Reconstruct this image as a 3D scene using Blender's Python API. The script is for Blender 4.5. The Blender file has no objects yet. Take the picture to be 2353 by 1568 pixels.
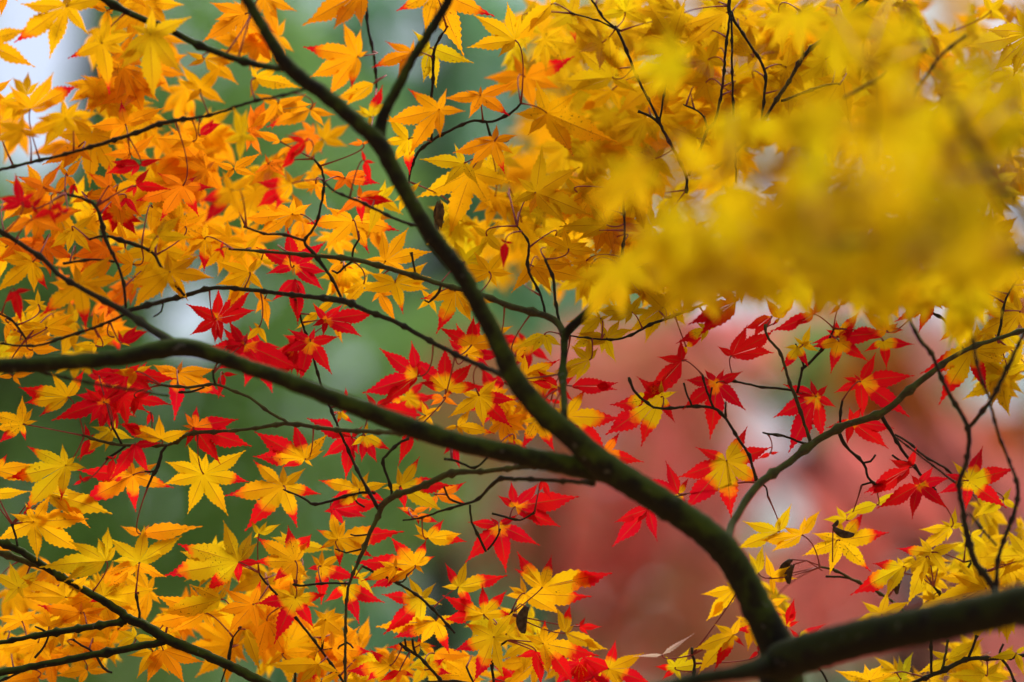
import bpy, math, random
from mathutils import Vector, Matrix
random.seed(7)
C = bpy.context.scene
COL = C.collection
R = math.radians

# ------------------------------------------------------------------ camera
PITCH = R(12)
S = 2.10                       # focus distance
FL, SENSOR, W = 85.0, 36.0, 2353.0
CAM = Vector((0, 0, 1.6))
cam = bpy.data.cameras.new('camera')
cam.lens = FL; cam.sensor_width = SENSOR; cam.sensor_fit = 'HORIZONTAL'
cam.clip_start = 0.05; cam.clip_end = 2000
cam.dof.use_dof = True; cam.dof.focus_distance = S; cam.dof.aperture_fstop = 1.4
cam.dof.aperture_blades = 0
camo = bpy.data.objects.new('camera', cam); COL.objects.link(camo)
camo.location = CAM; camo.rotation_euler = (R(90) + PITCH, 0, 0)
C.camera = camo
FWD = Vector((0, math.cos(PITCH), math.sin(PITCH)))
UPV = Vector((0, -math.sin(PITCH), math.cos(PITCH)))
RGT = Vector((1, 0, 0))
K = SENSOR / FL / W            # metres per picture unit at one metre

def at(u, v, d):
    return CAM + FWD * d + RGT * ((u - 1176.5) * K * d) + UPV * (-(v - 784.0) * K * d)

# ------------------------------------------------------------------ light
wd = bpy.data.worlds.new('World'); C.world = wd; wd.use_nodes = True
nt = wd.node_tree
sky = nt.nodes.new('ShaderNodeTexSky'); sky.sky_type = 'NISHITA'; sky.sun_disc = False
SUN_EL, SUN_AZ = 56, 20        # azimuth from +Y towards +X
sky.sun_elevation = R(SUN_EL); sky.sun_rotation = R(SUN_AZ)
sky.air_density = 1.0; sky.dust_density = 3.5; sky.ozone_density = 1.0
nt.links.new(sky.outputs[0], nt.nodes['Background'].inputs[0])
nt.nodes['Background'].inputs[1].default_value = 0.11
sl = bpy.data.lights.new('sun', 'SUN'); sl.energy = 2.7; sl.angle = R(50); sl.color = (1, .96, .9)
so = bpy.data.objects.new('sun', sl); COL.objects.link(so)
sd = Vector((math.sin(R(SUN_AZ)) * math.cos(R(SUN_EL)), math.cos(R(SUN_AZ)) * math.cos(R(SUN_EL)), math.sin(R(SUN_EL))))
so.rotation_euler = (-sd).to_track_quat('-Z', 'Y').to_euler(); so.location = sd * 30
C.view_settings.view_transform = 'Standard'; C.view_settings.look = 'None'
C.view_settings.gamma = 1.0; C.view_settings.exposure = 0.52
C.view_settings.use_curve_mapping = False
C.cycles.max_bounces = 8; C.cycles.transmission_bounces = 8; C.cycles.diffuse_bounces = 5

# ------------------------------------------------------------------ helpers
def empty(name, loc, label, cat, group=None):
    o = bpy.data.objects.new(name, None); COL.objects.link(o); o.location = loc
    o['label'] = label; o['category'] = cat
    if group: o['group'] = group
    o.empty_display_size = .05; ORIG[o.name] = Vector(loc)
    return o

ORIG = {}                      # world position of each object's origin
def mesh_obj(name, V, F, mat, parent=None, origin=None, smooth=True, attrs=None, cols=None):
    """V in world space; the object's origin goes to `origin` (a world point)"""
    og = Vector(origin) if origin is not None else Vector((0, 0, 0))
    me = bpy.data.meshes.new(name); me.from_pydata([tuple(p - og) for p in V], [], F)
    if smooth: me.polygons.foreach_set('use_smooth', [True] * len(F))
    for an, vals in (attrs or {}).items():
        a = me.attributes.new(an, 'FLOAT', 'POINT'); a.data.foreach_set('value', vals)
    for an, vals in (cols or {}).items():
        a = me.attributes.new(an, 'FLOAT_COLOR', 'POINT')
        a.data.foreach_set('color', [x for c in vals for x in (c[0], c[1], c[2], 1.0)])
    me.materials.append(mat); me.update()
    o = bpy.data.objects.new(name, me); COL.objects.link(o)
    ORIG[o.name] = og
    if parent:
        o.parent = parent; o.location = og - ORIG[parent.name]
    else:
        o.location = og
    return o

class G:
    """collects vertices and faces of one mesh"""
    def __init__(s): s.V = []; s.F = []
    def tube(s, pts, rad, n=8, wob=0.0, cap=True):
        b = len(s.V); L = len(pts); prev = None
        for i, p in enumerate(pts):
            t = (pts[min(i + 1, L - 1)] - pts[max(i - 1, 0)]).normalized()
            if prev is None:
                x = t.orthogonal().normalized()
            else:
                x = (prev - t * prev.dot(t))
                x = x.normalized() if x.length > 1e-9 else t.orthogonal().normalized()
            prev = x; y = t.cross(x)
            for k in range(n):
                a = 2 * math.pi * k / n
                r = rad[i] * (1 + wob * random.uniform(-1, 1))
                s.V.append(p + x * (r * math.cos(a)) + y * (r * math.sin(a)))
        for i in range(L - 1):
            for k in range(n):
                k2 = (k + 1) % n
                s.F.append((b + i * n + k, b + i * n + k2, b + (i + 1) * n + k2, b + (i + 1) * n + k))
        if cap:
            s.F.append(tuple(b + k for k in range(n))[::-1])
            s.F.append(tuple(b + (L - 1) * n + k for k in range(n)))

def spline(P, step):
    """Catmull-Rom through tuples, resampled"""
    out = []
    n = len(P)
    for i in range(n - 1):
        p0 = P[max(i - 1, 0)]; p1 = P[i]; p2 = P[i + 1]; p3 = P[min(i + 2, n - 1)]
        d = math.dist(p1[:2], p2[:2]); m = max(1, int(d / step))
        for j in range(m):
            t = j / m
            out.append(tuple(.5 * ((2 * b) + (-a + c) * t + (2 * a - 5 * b + 4 * c - e) * t * t + (-a + 3 * b - 3 * c + e) * t ** 3)
                             for a, b, c, e in zip(p0, p1, p2, p3)))
    out.append(tuple(P[-1]))
    return out

# ------------------------------------------------------------------ materials
def newmat(name):
    m = bpy.data.materials.new(name); m.use_nodes = True
    t = m.node_tree; t.nodes.clear()
    return m, t, t.nodes.new('ShaderNodeOutputMaterial')

def N(t, kind, **kw):
    n = t.nodes.new(kind)
    for k, v in kw.items(): setattr(n, k, v)
    return n

def mathn(t, op, a, b=None, c=None):
    n = t.nodes.new('ShaderNodeMath'); n.operation = op
    for i, x in enumerate((a, b, c)):
        if x is None: continue
        if isinstance(x, (int, float)): n.inputs[i].default_value = x
        else: t.links.new(x, n.inputs[i])
    return n.outputs[0]

def mixc(t, f, a, b, mode='MIX'):
    n = t.nodes.new('ShaderNodeMix'); n.data_type = 'RGBA'; n.blend_type = mode
    if isinstance(f, (int, float)): n.inputs[0].default_value = f
    else: t.links.new(f, n.inputs[0])
    for i, x in ((6, a), (7, b)):
        if isinstance(x, tuple): n.inputs[i].default_value = (*x, 1)
        else: t.links.new(x, n.inputs[i])
    return n.outputs[2]

def smooth(t, x, lo, hi):
    n = t.nodes.new('ShaderNodeMapRange'); n.interpolation_type = 'SMOOTHSTEP'
    t.links.new(x, n.inputs[0]); n.inputs[1].default_value = lo; n.inputs[2].default_value = hi
    return n.outputs[0]

def noise(t, scale, detail=2, vec=None, rough=.5):
    n = t.nodes.new('ShaderNodeTexNoise'); n.inputs['Scale'].default_value = scale
    n.inputs['Detail'].default_value = detail; n.inputs['Roughness'].default_value = rough
    if vec is None:
        g = t.nodes.new('ShaderNodeNewGeometry'); vec = g.outputs['Position']
    t.links.new(vec, n.inputs['Vector'])
    return n.outputs[0]

TRANS = 0.72
def leaf_material():
    m, t, out = newmat('maple_leaf')
    base = N(t, 'ShaderNodeAttribute', attribute_name='tint').outputs['Color']
    al = N(t, 'ShaderNodeAttribute', attribute_name='along').outputs['Fac']
    ac = N(t, 'ShaderNodeAttribute', attribute_name='across').outputs['Fac']
    rd = N(t, 'ShaderNodeAttribute', attribute_name='redness').outputs['Fac']
    sp = N(t, 'ShaderNodeAttribute', attribute_name='spot').outputs['Fac']
    n1 = noise(t, 70, 3); n2 = noise(t, 400, 3); n3 = noise(t, 25, 2)
    # mottled base, warmer to the tips
    c = mixc(t, smooth(t, n3, .35, .75), base, mixc(t, 1.0, base, (1.05, .86, 1), 'MULTIPLY'))
    c = mixc(t, mathn(t, 'MULTIPLY', smooth(t, al, .35, 1.0), .55), c, mixc(t, 1.0, base, (1.02, .76, .9), 'MULTIPLY'))
    # fine lateral veins
    w = mathn(t, 'SINE', mathn(t, 'MULTIPLY', mathn(t, 'SUBTRACT', al, mathn(t, 'MULTIPLY', ac, .16)), 75.0))
    lat = mathn(t, 'MULTIPLY', smooth(t, w, .80, 1.0), .16)
    c = mixc(t, lat, c, mixc(t, 1.0, base, (.8, .5, .6), 'MULTIPLY'))
    # red part
    rr = mathn(t, 'ADD', rd, mathn(t, 'MULTIPLY', mathn(t, 'SUBTRACT', n1, .5), .42))
    rr = mathn(t, 'ADD', rr, mathn(t, 'MULTIPLY', mathn(t, 'SUBTRACT', n2, .5), .10))
    redf = smooth(t, rr, -.045, .045)
    red = mixc(t, smooth(t, n3, .35, .65), (.66, .008, .008), (.54, .004, .014))
    orange = mixc(t, smooth(t, rr, -.17, -.02), c, (.80, .16, .006))
    rv = mixc(t, lat, red, (.35, .002, .008))
    c = mixc(t, redf, orange, rv)
    # main vein
    vw = mathn(t, 'ADD', .035, mathn(t, 'MULTIPLY', al, .03))
    vein = mathn(t, 'SUBTRACT', 1.0, smooth(t, mathn(t, 'DIVIDE', ac, vw), .5, 1.3))
    vein = mathn(t, 'MULTIPLY', vein, mathn(t, 'SUBTRACT', .78, mathn(t, 'MULTIPLY', al, .35)))
    c = mixc(t, vein, c, (.28, .075, .012))
    # dark specks
    s2 = noise(t, 620, 2)
    s = mathn(t, 'MULTIPLY', smooth(t, s2, .62, .68), smooth(t, mathn(t, 'ADD', noise(t, 45, 2), sp), .62, .74))
    c = mixc(t, mathn(t, 'MULTIPLY', s, .8), c, (.06, .025, .008))
    # browned margin here and there
    e = mathn(t, 'MULTIPLY', smooth(t, ac, .8, 1.0), smooth(t, n1, .62, .75))
    c = mixc(t, mathn(t, 'MULTIPLY', e, .5), c, (.25, .08, .02))
    d = N(t, 'ShaderNodeBsdfPrincipled'); d.inputs['Roughness'].default_value = .6
    d.inputs['Specular IOR Level'].default_value = .08
    tr = N(t, 'ShaderNodeBsdfTranslucent')
    t.links.new(c, d.inputs['Base Color']); t.links.new(c, tr.inputs['Color'])
    b = N(t, 'ShaderNodeBump'); b.inputs['Strength'].default_value = .25; b.inputs['Distance'].default_value = .0006
    t.links.new(mathn(t, 'ADD', lat, mathn(t, 'MULTIPLY', n2, .3)), b.inputs['Height'])
    t.links.new(b.outputs[0], d.inputs['Normal'])
    mx = N(t, 'ShaderNodeMixShader'); mx.inputs[0].default_value = TRANS
    t.links.new(d.outputs[0], mx.inputs[1]); t.links.new(tr.outputs[0], mx.inputs[2])
    t.links.new(mx.outputs[0], out.inputs[0])
    return m

def bark_material(name, dark, moss_toplight, moss_toplight_amt, scale=1.0):
    m, t, out = newmat(name)
    n1 = noise(t, 55 * scale, 4); n2 = noise(t, 300 * scale, 4, rough=.65)
    g = N(t, 'ShaderNodeNewGeometry'); sx = N(t, 'ShaderNodeSeparateXYZ'); t.links.new(g.outputs['Normal'], sx.inputs[0])
    c = mixc(t, smooth(t, n2, .3, .7), dark, tuple(x * 1.7 for x in dark))
    mm = mathn(t, 'MULTIPLY', smooth(t, mathn(t, 'ADD', mathn(t, 'MULTIPLY', sx.outputs[2], .34), n1), .35, .72), moss_toplight_amt)  # moss, together with light on the upper sides painted into the bark colour
    c = mixc(t, mm, c, moss_toplight)
    c = mixc(t, mathn(t, 'MULTIPLY', smooth(t, noise(t, 130 * scale, 2), .68, .74), .35), c, (.20, .19, .15))
    p = N(t, 'ShaderNodeBsdfPrincipled'); p.inputs['Roughness'].default_value = .85
    p.inputs['Specular IOR Level'].default_value = .2
    t.links.new(c, p.inputs['Base Color'])
    b = N(t, 'ShaderNodeBump'); b.inputs['Strength'].default_value = .3; b.inputs['Distance'].default_value = .002 / scale
    t.links.new(n2, b.inputs['Height']); t.links.new(b.outputs[0], p.inputs['Normal'])
    t.links.new(p.outputs[0], out.inputs[0])
    return m

def plain_material(name, a, b, scale, trans=0.0, rough=.7):
    m, t, out = newmat(name)
    c = mixc(t, smooth(t, noise(t, scale, 3), .3, .7), a, b)
    p = N(t, 'ShaderNodeBsdfPrincipled'); p.inputs['Roughness'].default_value = rough
    p.inputs['Specular IOR Level'].default_value = .2
    t.links.new(c, p.inputs['Base Color']); sh = p.outputs[0]
    if trans:
        tr = N(t, 'ShaderNodeBsdfTranslucent'); t.links.new(c, tr.inputs[0])
        mx = N(t, 'ShaderNodeMixShader'); mx.inputs[0].default_value = trans
        t.links.new(sh, mx.inputs[1]); t.links.new(tr.outputs[0], mx.inputs[2]); sh = mx.outputs[0]
    t.links.new(sh, out.inputs[0])
    return m

M_LEAF = leaf_material()
M_LIMB = bark_material('mossy_toplit_bark', (.010, .008, .004), (.050, .078, .006), 1.0)
M_DARK = bark_material('dark_bark', (.008, .006, .004), (.024, .034, .004), .9)
M_TWIG = bark_material('twig_bark', (.020, .014, .010), (.05, .06, .012), .5, 1.6)
M_GREEN = bark_material('green_twig_bark', (.04, .032, .015), (.09, .11, .02), .9, 1.6)
M_STALK = plain_material('leaf_stalk', (.34, .06, .05), (.22, .05, .03), 120)
M_SEED = plain_material('dry_seed', (.05, .028, .012), (.11, .075, .045), 260, .15)
M_DEAD = plain_material('dead_leaf', (.20, .12, .04), (.07, .04, .015), 160, .2)
# ------------------------------------------------------------------ background: sky is the world
bounce_litter, t_, o_ = newmat('bounce_litter_ground')
gc = mixc(t_, smooth(t_, noise(t_, .6, 5), .35, .65), (.34, .22, .05), (.26, .11, .04))  # unseen litter, added in a bright colour to bounce light up onto the trees
gp = N(t_, 'ShaderNodeBsdfPrincipled'); gp.inputs['Roughness'].default_value = .95
t_.links.new(gc, gp.inputs['Base Color']); t_.links.new(gp.outputs[0], o_.inputs[0])
gv = []; gf = []
nn = 40
for i in range(nn + 1):
    for j in range(nn + 1):
        x = (i / nn - .5); y = (j / nn - .5)
        X = math.copysign(abs(x * 2) ** 2.2, x) * 900; Y = math.copysign(abs(y * 2) ** 2.2, y) * 900
        gv.append(Vector((X, Y, random.uniform(-.04, .04) if abs(X) < 60 and abs(Y) < 60 else 0)))
for i in range(nn):
    for j in range(nn):
        a = i * (nn + 1) + j; gf.append((a, a + nn + 1, a + nn + 2, a + 1))
g_ = mesh_obj('ground', gv, gf, bounce_litter); g_['kind'] = 'structure'

def foliage_mat(name, cols, trans=.45):
    m, t, out = newmat(name)
    f = N(t, 'ShaderNodeAttribute', attribute_name='mixv').outputs['Fac']
    c = mixc(t, f, cols[0], cols[1])
    d = N(t, 'ShaderNodeBsdfDiffuse'); tr = N(t, 'ShaderNodeBsdfTranslucent')
    t.links.new(c, d.inputs[0]); t.links.new(c, tr.inputs[0])
    mx = N(t, 'ShaderNodeMixShader'); mx.inputs[0].default_value = trans
    t.links.new(d.outputs[0], mx.inputs[1]); t.links.new(tr.outputs[0], mx.inputs[2])
    t.links.new(mx.outputs[0], out.inputs[0])
    return m

def bg_tree(name, label, cat, base_uv, dist, trunk_r, top_v, mat, blobs, gaps, size, group=None, leans=0):
    """a whole tree: trunk and limbs from the ground, leaf clumps through the crown.
    blobs: (u, v, ru, rv, count, depth spread), gaps: (u, v, ru, rv, keep)"""
    g0 = at(base_uv, 784, dist); foot = Vector((g0.x, g0.y, 0))
    root = empty(name, foot, label, cat, group)
    top = at(base_uv + leans, top_v, dist)
    tb = G()
    pts = [foot.lerp(top, i / 14) + Vector((random.uniform(-.03, .03), random.uniform(-.03, .03), 0)) for i in range(15)]
    tb.tube(pts, [trunk_r * (1.25 if i == 0 else 1) * (1 - .55 * i / 14) for i in range(15)], 12, .04)
    for b in blobs:
        e = at(b[0], b[1], dist); k = random.randint(5, 11)
        mid = pts[k].lerp(e, .5) + Vector((0, 0, -.12))
        tb.tube([pts[k], mid, e], [trunk_r * .32, trunk_r * .2, trunk_r * .07], 6, .05)
    mesh_obj('trunk', tb.V, tb.F, M_TRUNK, root, foot)
    V = []; F = []; mv = []
    for (u, v, ru, rv, n, sp) in blobs:
        for _ in range(n):
            for _try in range(20):
                a = random.uniform(0, 2 * math.pi); r = math.sqrt(random.random())
                uu = u + ru * r * math.cos(a); vv = v + rv * r * math.sin(a)
                if all(((uu - q[0]) / q[2]) ** 2 + ((vv - q[1]) / q[3]) ** 2 > 1 or random.random() < q[4] for q in gaps): break
            else: continue
            c = at(uu, vv, dist + random.uniform(-sp, sp))
            L = size * random.uniform(.6, 1.3)
            d = Vector((random.gauss(0, 1), random.gauss(0, 1), random.gauss(-.3, .8))).normalized()
            w = d.orthogonal().normalized(); w.rotate(Matrix.Rotation(random.uniform(0, 6.28), 3, d))
            nrm = d.cross(w); b0 = len(V); m = random.random()
            for (x, y, z) in ((0, 0, 0), (.35, .22, .05), (.6, .26, .07), (1, 0, -.05), (.62, -.24, .07), (.33, -.22, .05)):
                V.append(c + d * (L * (x - .5)) + w * (L * y) + nrm * (L * z)); mv.append(m)
            F.append((b0, b0 + 1, b0 + 2, b0 + 3)); F.append((b0, b0 + 3, b0 + 4, b0 + 5))
    mesh_obj('crown', V, F, mat, root, foot, smooth=False, attrs={'mixv': mv})
    return root

M_TRUNK = bark_material('far_bark', (.030, .026, .022), (.03, .05, .03), .4, .12)
F_GREEN = foliage_mat('green_foliage', ((.20, .40, .10), (.30, .50, .16)), .62)
F_TEAL = foliage_mat('blue_green_foliage', ((.16, .38, .20), (.24, .46, .27)), .62)
F_OLIVE = foliage_mat('olive_foliage', ((.42, .23, .10), (.56, .23, .13)), .62)
F_RED = foliage_mat('red_foliage', ((.82, .19, .19), (.78, .30, .23)), .62)
F_PINK = foliage_mat('pale_red_foliage', ((.80, .36, .34), (.76, .26, .26)), .62)
F_ORANGE = foliage_mat('orange_foliage', ((.62, .22, .02), (.55, .12, .02)), .62)

bg_tree('evergreen_tree', 'broad dark green tree behind the leaves on the left', 'tree', -420, 9.0, .17, 60, F_GREEN,
        [(420, 120, 330, 220, 674, .6), (250, 480, 420, 260, 927, .6), (-350, 500, 420, 560, 1264, .6), (250, 1000, 470, 360, 1432, .6),
         (700, 1050, 330, 380, 1011, .6), (150, 1450, 500, 260, 1011, .6), (720, 420, 260, 260, 539, .6), (1020, 930, 170, 270, 353, .6)],
        [(60, 120, 130, 320, .0), (212, 190, 45, 130, .1), (440, 720, 70, 95, .05), (560, 1530, 130, 70, .2), (60, 20, 170, 120, .0), (110, 350, 70, 60, .1)], .10)
bg_tree('green_tree', 'hazy blue green tree farther back, seen between the twigs at upper centre', 'tree', 1010, 13.0, .16, -100, F_TEAL,
        [(700, 60, 260, 220, 347, .4), (1020, 250, 330, 330, 737, .4), (1150, 640, 300, 260, 590, .4), (900, 1430, 340, 300, 737, .4), (560, 1480, 220, 200, 274, .4), (1380, 320, 200, 200, 337, .4)],
        [(930, 90, 60, 50, .3), (1010, 190, 50, 90, .5)], .15)
bg_tree('brown_leaved_tree', 'brownish small tree in the blur around and below the fork of the limb', 'tree', 1250, 8.0, .05, 900, F_OLIVE,
        [(1090, 920, 140, 150, 190, .3), (1240, 1000, 120, 130, 130, .3), (1590, 1390, 190, 110, 150, .4), (1150, 1230, 110, 160, 120, .3), (1490, 850, 170, 90, 110, .4), (1640, 970, 70, 90, 45, .3), (1620, 1510, 170, 60, 90, .3)], [], .085)
SKY_GAPS = [(1750, 985, 85, 95, .32), (1790, 1195, 75, 70, .14), (2090, 1335, 50, 100, .05), (2325, 885, 70, 75, .0)]
bg_tree('red_maple', 'blurred red maple behind the right half of the branches', 'tree', 1570, 8.5, .05, 900, F_RED,
        [(1340, 1220, 180, 130, 318, .5), (1500, 1050, 240, 180, 394, .5), (1440, 860, 220, 130, 288, .5), (1480, 1330, 230, 110, 288, .5), (1560, 1480, 280, 130, 288, .5),
         (2000, 1200, 190, 90, 227, .5), (2110, 1090, 200, 110, 227, .5), (1900, 1380, 200, 130, 227, .5), (1650, 800, 150, 90, 128, .5)],
        SKY_GAPS, .085, leans=60)
bg_tree('pale_red_maple', 'farther pale red maple fading into pink at the right edge', 'tree', 2080, 14.0, .12, 600, F_PINK,
        [(2080, 1060, 230, 160, 347, .5), (1640, 900, 220, 170, 316, .5), (2260, 1130, 180, 180, 274, .5), (2250, 1480, 220, 160, 316, .5), (1960, 1330, 220, 180, 316, .5), (1650, 1130, 150, 150, 200, .5), (1800, 1085, 120, 50, 170, .4), (1950, 800, 260, 130, 316, .5)],
        SKY_GAPS, .15)
F_OLIVE2 = F_GREEN
bg_tree('small_green_tree', 'small green tree in the gap between the red maple crowns at right', 'tree', 1850, 10.5, .06, 800, F_OLIVE2,
        [(1850, 850, 110, 110, 274, .3), (1990, 790, 90, 80, 147, .3)], [], .10)
bg_tree('orange_maple', 'small blurred orange maple at the right, behind the light green twig', 'tree', 2030, 10.0, .07, 800, F_ORANGE,
        [(2020, 900, 100, 110, 242, .3), (2100, 960, 90, 80, 137, .3), (2310, 1010, 90, 70, 115, .3), (2330, 720, 90, 90, 115, .3)], [], .10)
F_GOLD = foliage_mat('golden_foliage', ((.64, .42, .010), (.62, .32, .010)), .6)
bg_tree('golden_maple', 'golden maple crown filling the blur behind the upper right leaves', 'tree', 2650, 5.2, .06, 500, F_GOLD,
        [(1560, 130, 330, 240, 250, .4), (2000, 60, 380, 200, 260, .4), (2150, 380, 330, 260, 280, .4), (1750, 400, 260, 170, 150, .4), (1290, 440, 130, 140, 70, .3), (1960, 600, 330, 70, 80, .3)],
        [(1390, 330, 70, 50, .0), (2080, 30, 60, 50, .2), (2290, 90, 60, 50, .2), (1760, 460, 40, 30, .0), (2130, 620, 50, 60, .0)], .085)

# far wood: one mass of foliage on the rise behind everything
def far_wood():
    V = []; F = []; mv = []
    for _ in range(5200):
        u = random.uniform(-900, 3300); v = random.uniform(-60, 1900); d = random.uniform(24, 30)
        topline = 60 + 90 * math.sin(u * .004) + (0 if u < 1500 else 620)
        if v < topline and random.random() > .05: continue
        if any(((u - a) / ra) ** 2 + ((v - b) / rb) ** 2 < 1 for a, b, ra, rb in ((60, 110, 140, 340), (440, 720, 75, 100), (930, 90, 60, 50), (1750, 985, 85, 100), (1790, 1195, 80, 75), (2090, 1335, 50, 110), (2325, 885, 80, 85))): continue
        c = at(u, v, d); L = random.uniform(.45, .85)
        q = Vector((random.gauss(0, 1), random.gauss(0, .5), random.gauss(-.3, .8))).normalized(); w = q.cross(FWD).normalized(); w = (w + Vector((random.gauss(0, .4), random.gauss(0, .4), random.gauss(0, .4)))).normalized()
        b0 = len(V); m = random.random()
        for (x, y) in ((0, 0), (.35, .26), (1, 0), (.35, -.26)): V.append(c + q * (L * (x - .5)) + w * (L * y)); mv.append(m)
        F.append((b0, b0 + 1, b0 + 2, b0 + 3))
    o = mesh_obj('far_wood', V, F, F_FAR, None, None, smooth=False, attrs={'mixv': mv})
    o['kind'] = 'stuff'; o['label'] = 'far green wood filling the blur behind the nearer trees'; o['category'] = 'wood'
F_FAR = foliage_mat('far_foliage', ((.18, .36, .15), (.26, .44, .20)), .5)
far_wood()
# tall dark cedar trunk beside the sky gap, upper left
cr = empty('cedar_tree', Vector((at(212, 784, 10.5).x, at(212, 784, 10.5).y, 0)), 'tall dark straight trunk beside the pale sky gap at upper left', 'tree')
tb = G(); f0 = ORIG[cr.name]
pts = [f0 + Vector((.012 * math.sin(i * 1.3), 0, i * .55)) for i in range(22)]
tb.tube(pts, [(.15) * (1.3 if i == 0 else 1) * (1 - .02 * i) for i in range(22)], 14, .03)
mesh_obj('trunk', tb.V, tb.F, M_TRUNK, cr, f0)
tv = []; tf = []; tm = []
for k in range(900):
    h = random.uniform(7, 12); a = random.uniform(0, 6.28); r = random.uniform(.1, 1) * (12.6 - h) * .35
    c = f0 + Vector((r * math.cos(a), r * math.sin(a), h - r * .25)); d = Vector((math.cos(a), math.sin(a), -.4)).normalized()
    w = d.cross(Vector((0, 0, 1))).normalized(); b0 = len(tv)
    for (x, y) in ((0, 0), (.4, .2), (1, 0), (.4, -.2)): tv.append(c + d * (x * .3) + w * (y * .3)); tm.append(random.random())
    tf.append((b0, b0 + 1, b0 + 2, b0 + 3))
mesh_obj('crown', tv, tf, F_GREEN, cr, f0, smooth=False, attrs={'mixv': tm})

# ------------------------------------------------------------------ the branches near the lens
# things: key -> (name, base pixel, base depth offset, label)
THINGS = {}
def branch_thing(key, name, u, v, dz, label, cat='branch', group=None):
    THINGS[key] = empty(name, at(u, v, S + dz), label, cat, group)
NODES = []                     # (u, v, dz, key) : where a leaf stalk can start
def stem(key, part, mat, pts, dz=0.0, n=8, wob=.06, knobs=True, leafy=True):
    """pts: (u, v, radius[, dz]) in picture units at the focus distance"""
    P = [(p[0], p[1], p[2], (p[3] if len(p) > 3 else dz)) for p in pts]
    Q = spline(P, 9 if P[0][2] < 9 else 14)
    g = G(); W3 = []; RR = []; L = len(Q)
    per = random.uniform(5, 8)
    for i, q in enumerate(Q):
        j = .0003 if q[2] < 9 else .0005
        W3.append(at(q[0], q[1], S + q[3]) + Vector((random.gauss(0, j), random.gauss(0, j), random.gauss(0, j))) * (.6 if 0 < i < L - 1 else 0))
        r = q[2] * K * S * (.64 if q[2] < 5.6 else .76 if q[2] < 7.6 else .93)
        if knobs and q[2] < 9 and i % int(per) == 0 and i: r *= 1.6
        if q[2] >= 14 and i % 11 == 5: r *= 1.07
        RR.append(r)
    g.tube(W3, RR, n, wob)
    o = mesh_obj(part, g.V, g.F, mat, THINGS[key], W3[0])
    if leafy:
        for q in Q[::2]: NODES.append((q[0], q[1], q[3], key))
    return o

branch_thing('A', 'maple_branch', 1800, 1590, -.14, 'thick dark mossy limb forking from lower right corner to upper left, with leafy twigs')
branch_thing('B', 'maple_branch', -10, 1245, .0, 'thin mossy forked branch crossing the lower left corner among golden leaves')
branch_thing('C', 'maple_twig', 800, 1590, .02, 'thin straight dark twig slanting down to the bottom edge left of centre', 'twig')
branch_thing('D', 'maple_twig', 2234, 700, -.11, 'soft dark forked twigs hanging in front at the right edge', 'twig')
branch_thing('E', 'maple_twig', 1681, -20, .02, 'slender dark twigs with yellow leaves coming down from the top edge right of centre', 'twig')
branch_thing('F', 'foreground_branch', 2400, 590, -.48, 'strongly blurred yellow leafy branch close to the camera at the upper right')
branch_thing('G', 'maple_twig', 2105, 1432, .03, 'thin green twig with yellow leaves and winged seeds above the thick limb, lower right', 'twig')
branch_thing('H', 'maple_twig', 2400, 1500, .02, 'knobbly dark twig with yellow leaves under the thick limb in the lower right corner', 'twig')
branch_thing('I', 'maple_twig', 1026, 1590, .02, 'short bare tipped forked twig rising from the bottom edge at centre', 'twig')
branch_thing('J', 'maple_twig', 1138, 1590, .02, 'knobbly twig rising from the bottom edge under the brown winged seed', 'twig')
branch_thing('L', 'maple_twig', 1420, 20, .10, "dark knobbly twigs with orange yellow leaves right of the limb's upper fork", 'twig')

A, T_ = 'A', 'twig'
# main limb, left limb, thick right limb, upper fork
stem(A, 'limb', M_LIMB, [(1800, 1640, 50), (1795, 1560, 50), (1788, 1500, 44), (1742, 1400, 37), (1690, 1300, 35), (1640, 1240, 34), (1560, 1180, 33), (1450, 1110, 33), (1380, 1065, 33), (1320, 1010, 28), (1240, 940, 26), (1180, 865, 24), (1150, 800, 22), (1110, 720, 21), (1060, 630, 20), (1000, 550, 20), (960, 490, 19), (910, 400, 19), (872, 330, 21), (830, 290, 18), (760, 230, 18), (700, 185, 17), (655, 145, 17), (612, 75, 14), (568, 0, 13), (535, -60, 12)], -.14, 18, .012, False, False)
stem(A, 'limb', M_DARK, [(1795, 1525, 46, -.17), (1850, 1502, 44, -.19), (2000, 1462, 42, -.22), (2200, 1422, 42, -.25), (2400, 1378, 43, -.28)], -.2, 18, .012, False, False)
stem(A, 'limb', M_LIMB, [(1400, 1084, 28), (1320, 1072, 25), (1200, 1048, 23), (1070, 1020, 22), (950, 985, 23), (830, 940, 21), (700, 890, 19.5), (560, 840, 18.5), (460, 806, 20), (395, 800, 22), (280, 822, 19), (130, 834, 18), (-60, 845, 18)], -.13, 18, .012, False, False)
stem(A, 'limb', M_LIMB, [(868, 325, 18), (880, 270, 14), (920, 190, 12), (963, 112, 11), (1003, 50, 11), (1045, -30, 11)], -.13, 14, .015, False, False)
stem(A, 'limb', M_DARK, [(1775, 1528, 30, -.17), (1700, 1545, 17, -.2), (1600, 1562, 14, -.22), (1450, 1600, 12, -.24)], -.2, 14, .015, False, False)
stem(A, 'branch', M_LIMB, [(660, 160, 9, -.13), (575, 145, 8, -.1), (475, 112, 8, -.08), (400, 75, 8, -.07), (280, 22, 8, -.06), (210, -20, 8, -.06)])
stem(A, 'branch', M_TWIG, [(706, 203, 5, -.13), (640, 222, 5, -.1), (587, 232, 5, -.08), (480, 265, 5, -.07), (375, 283, 7, -.07), (300, 310, 6, -.06), (150, 355, 5.5, -.06), (-20, 395, 5.5, -.06)])
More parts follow.
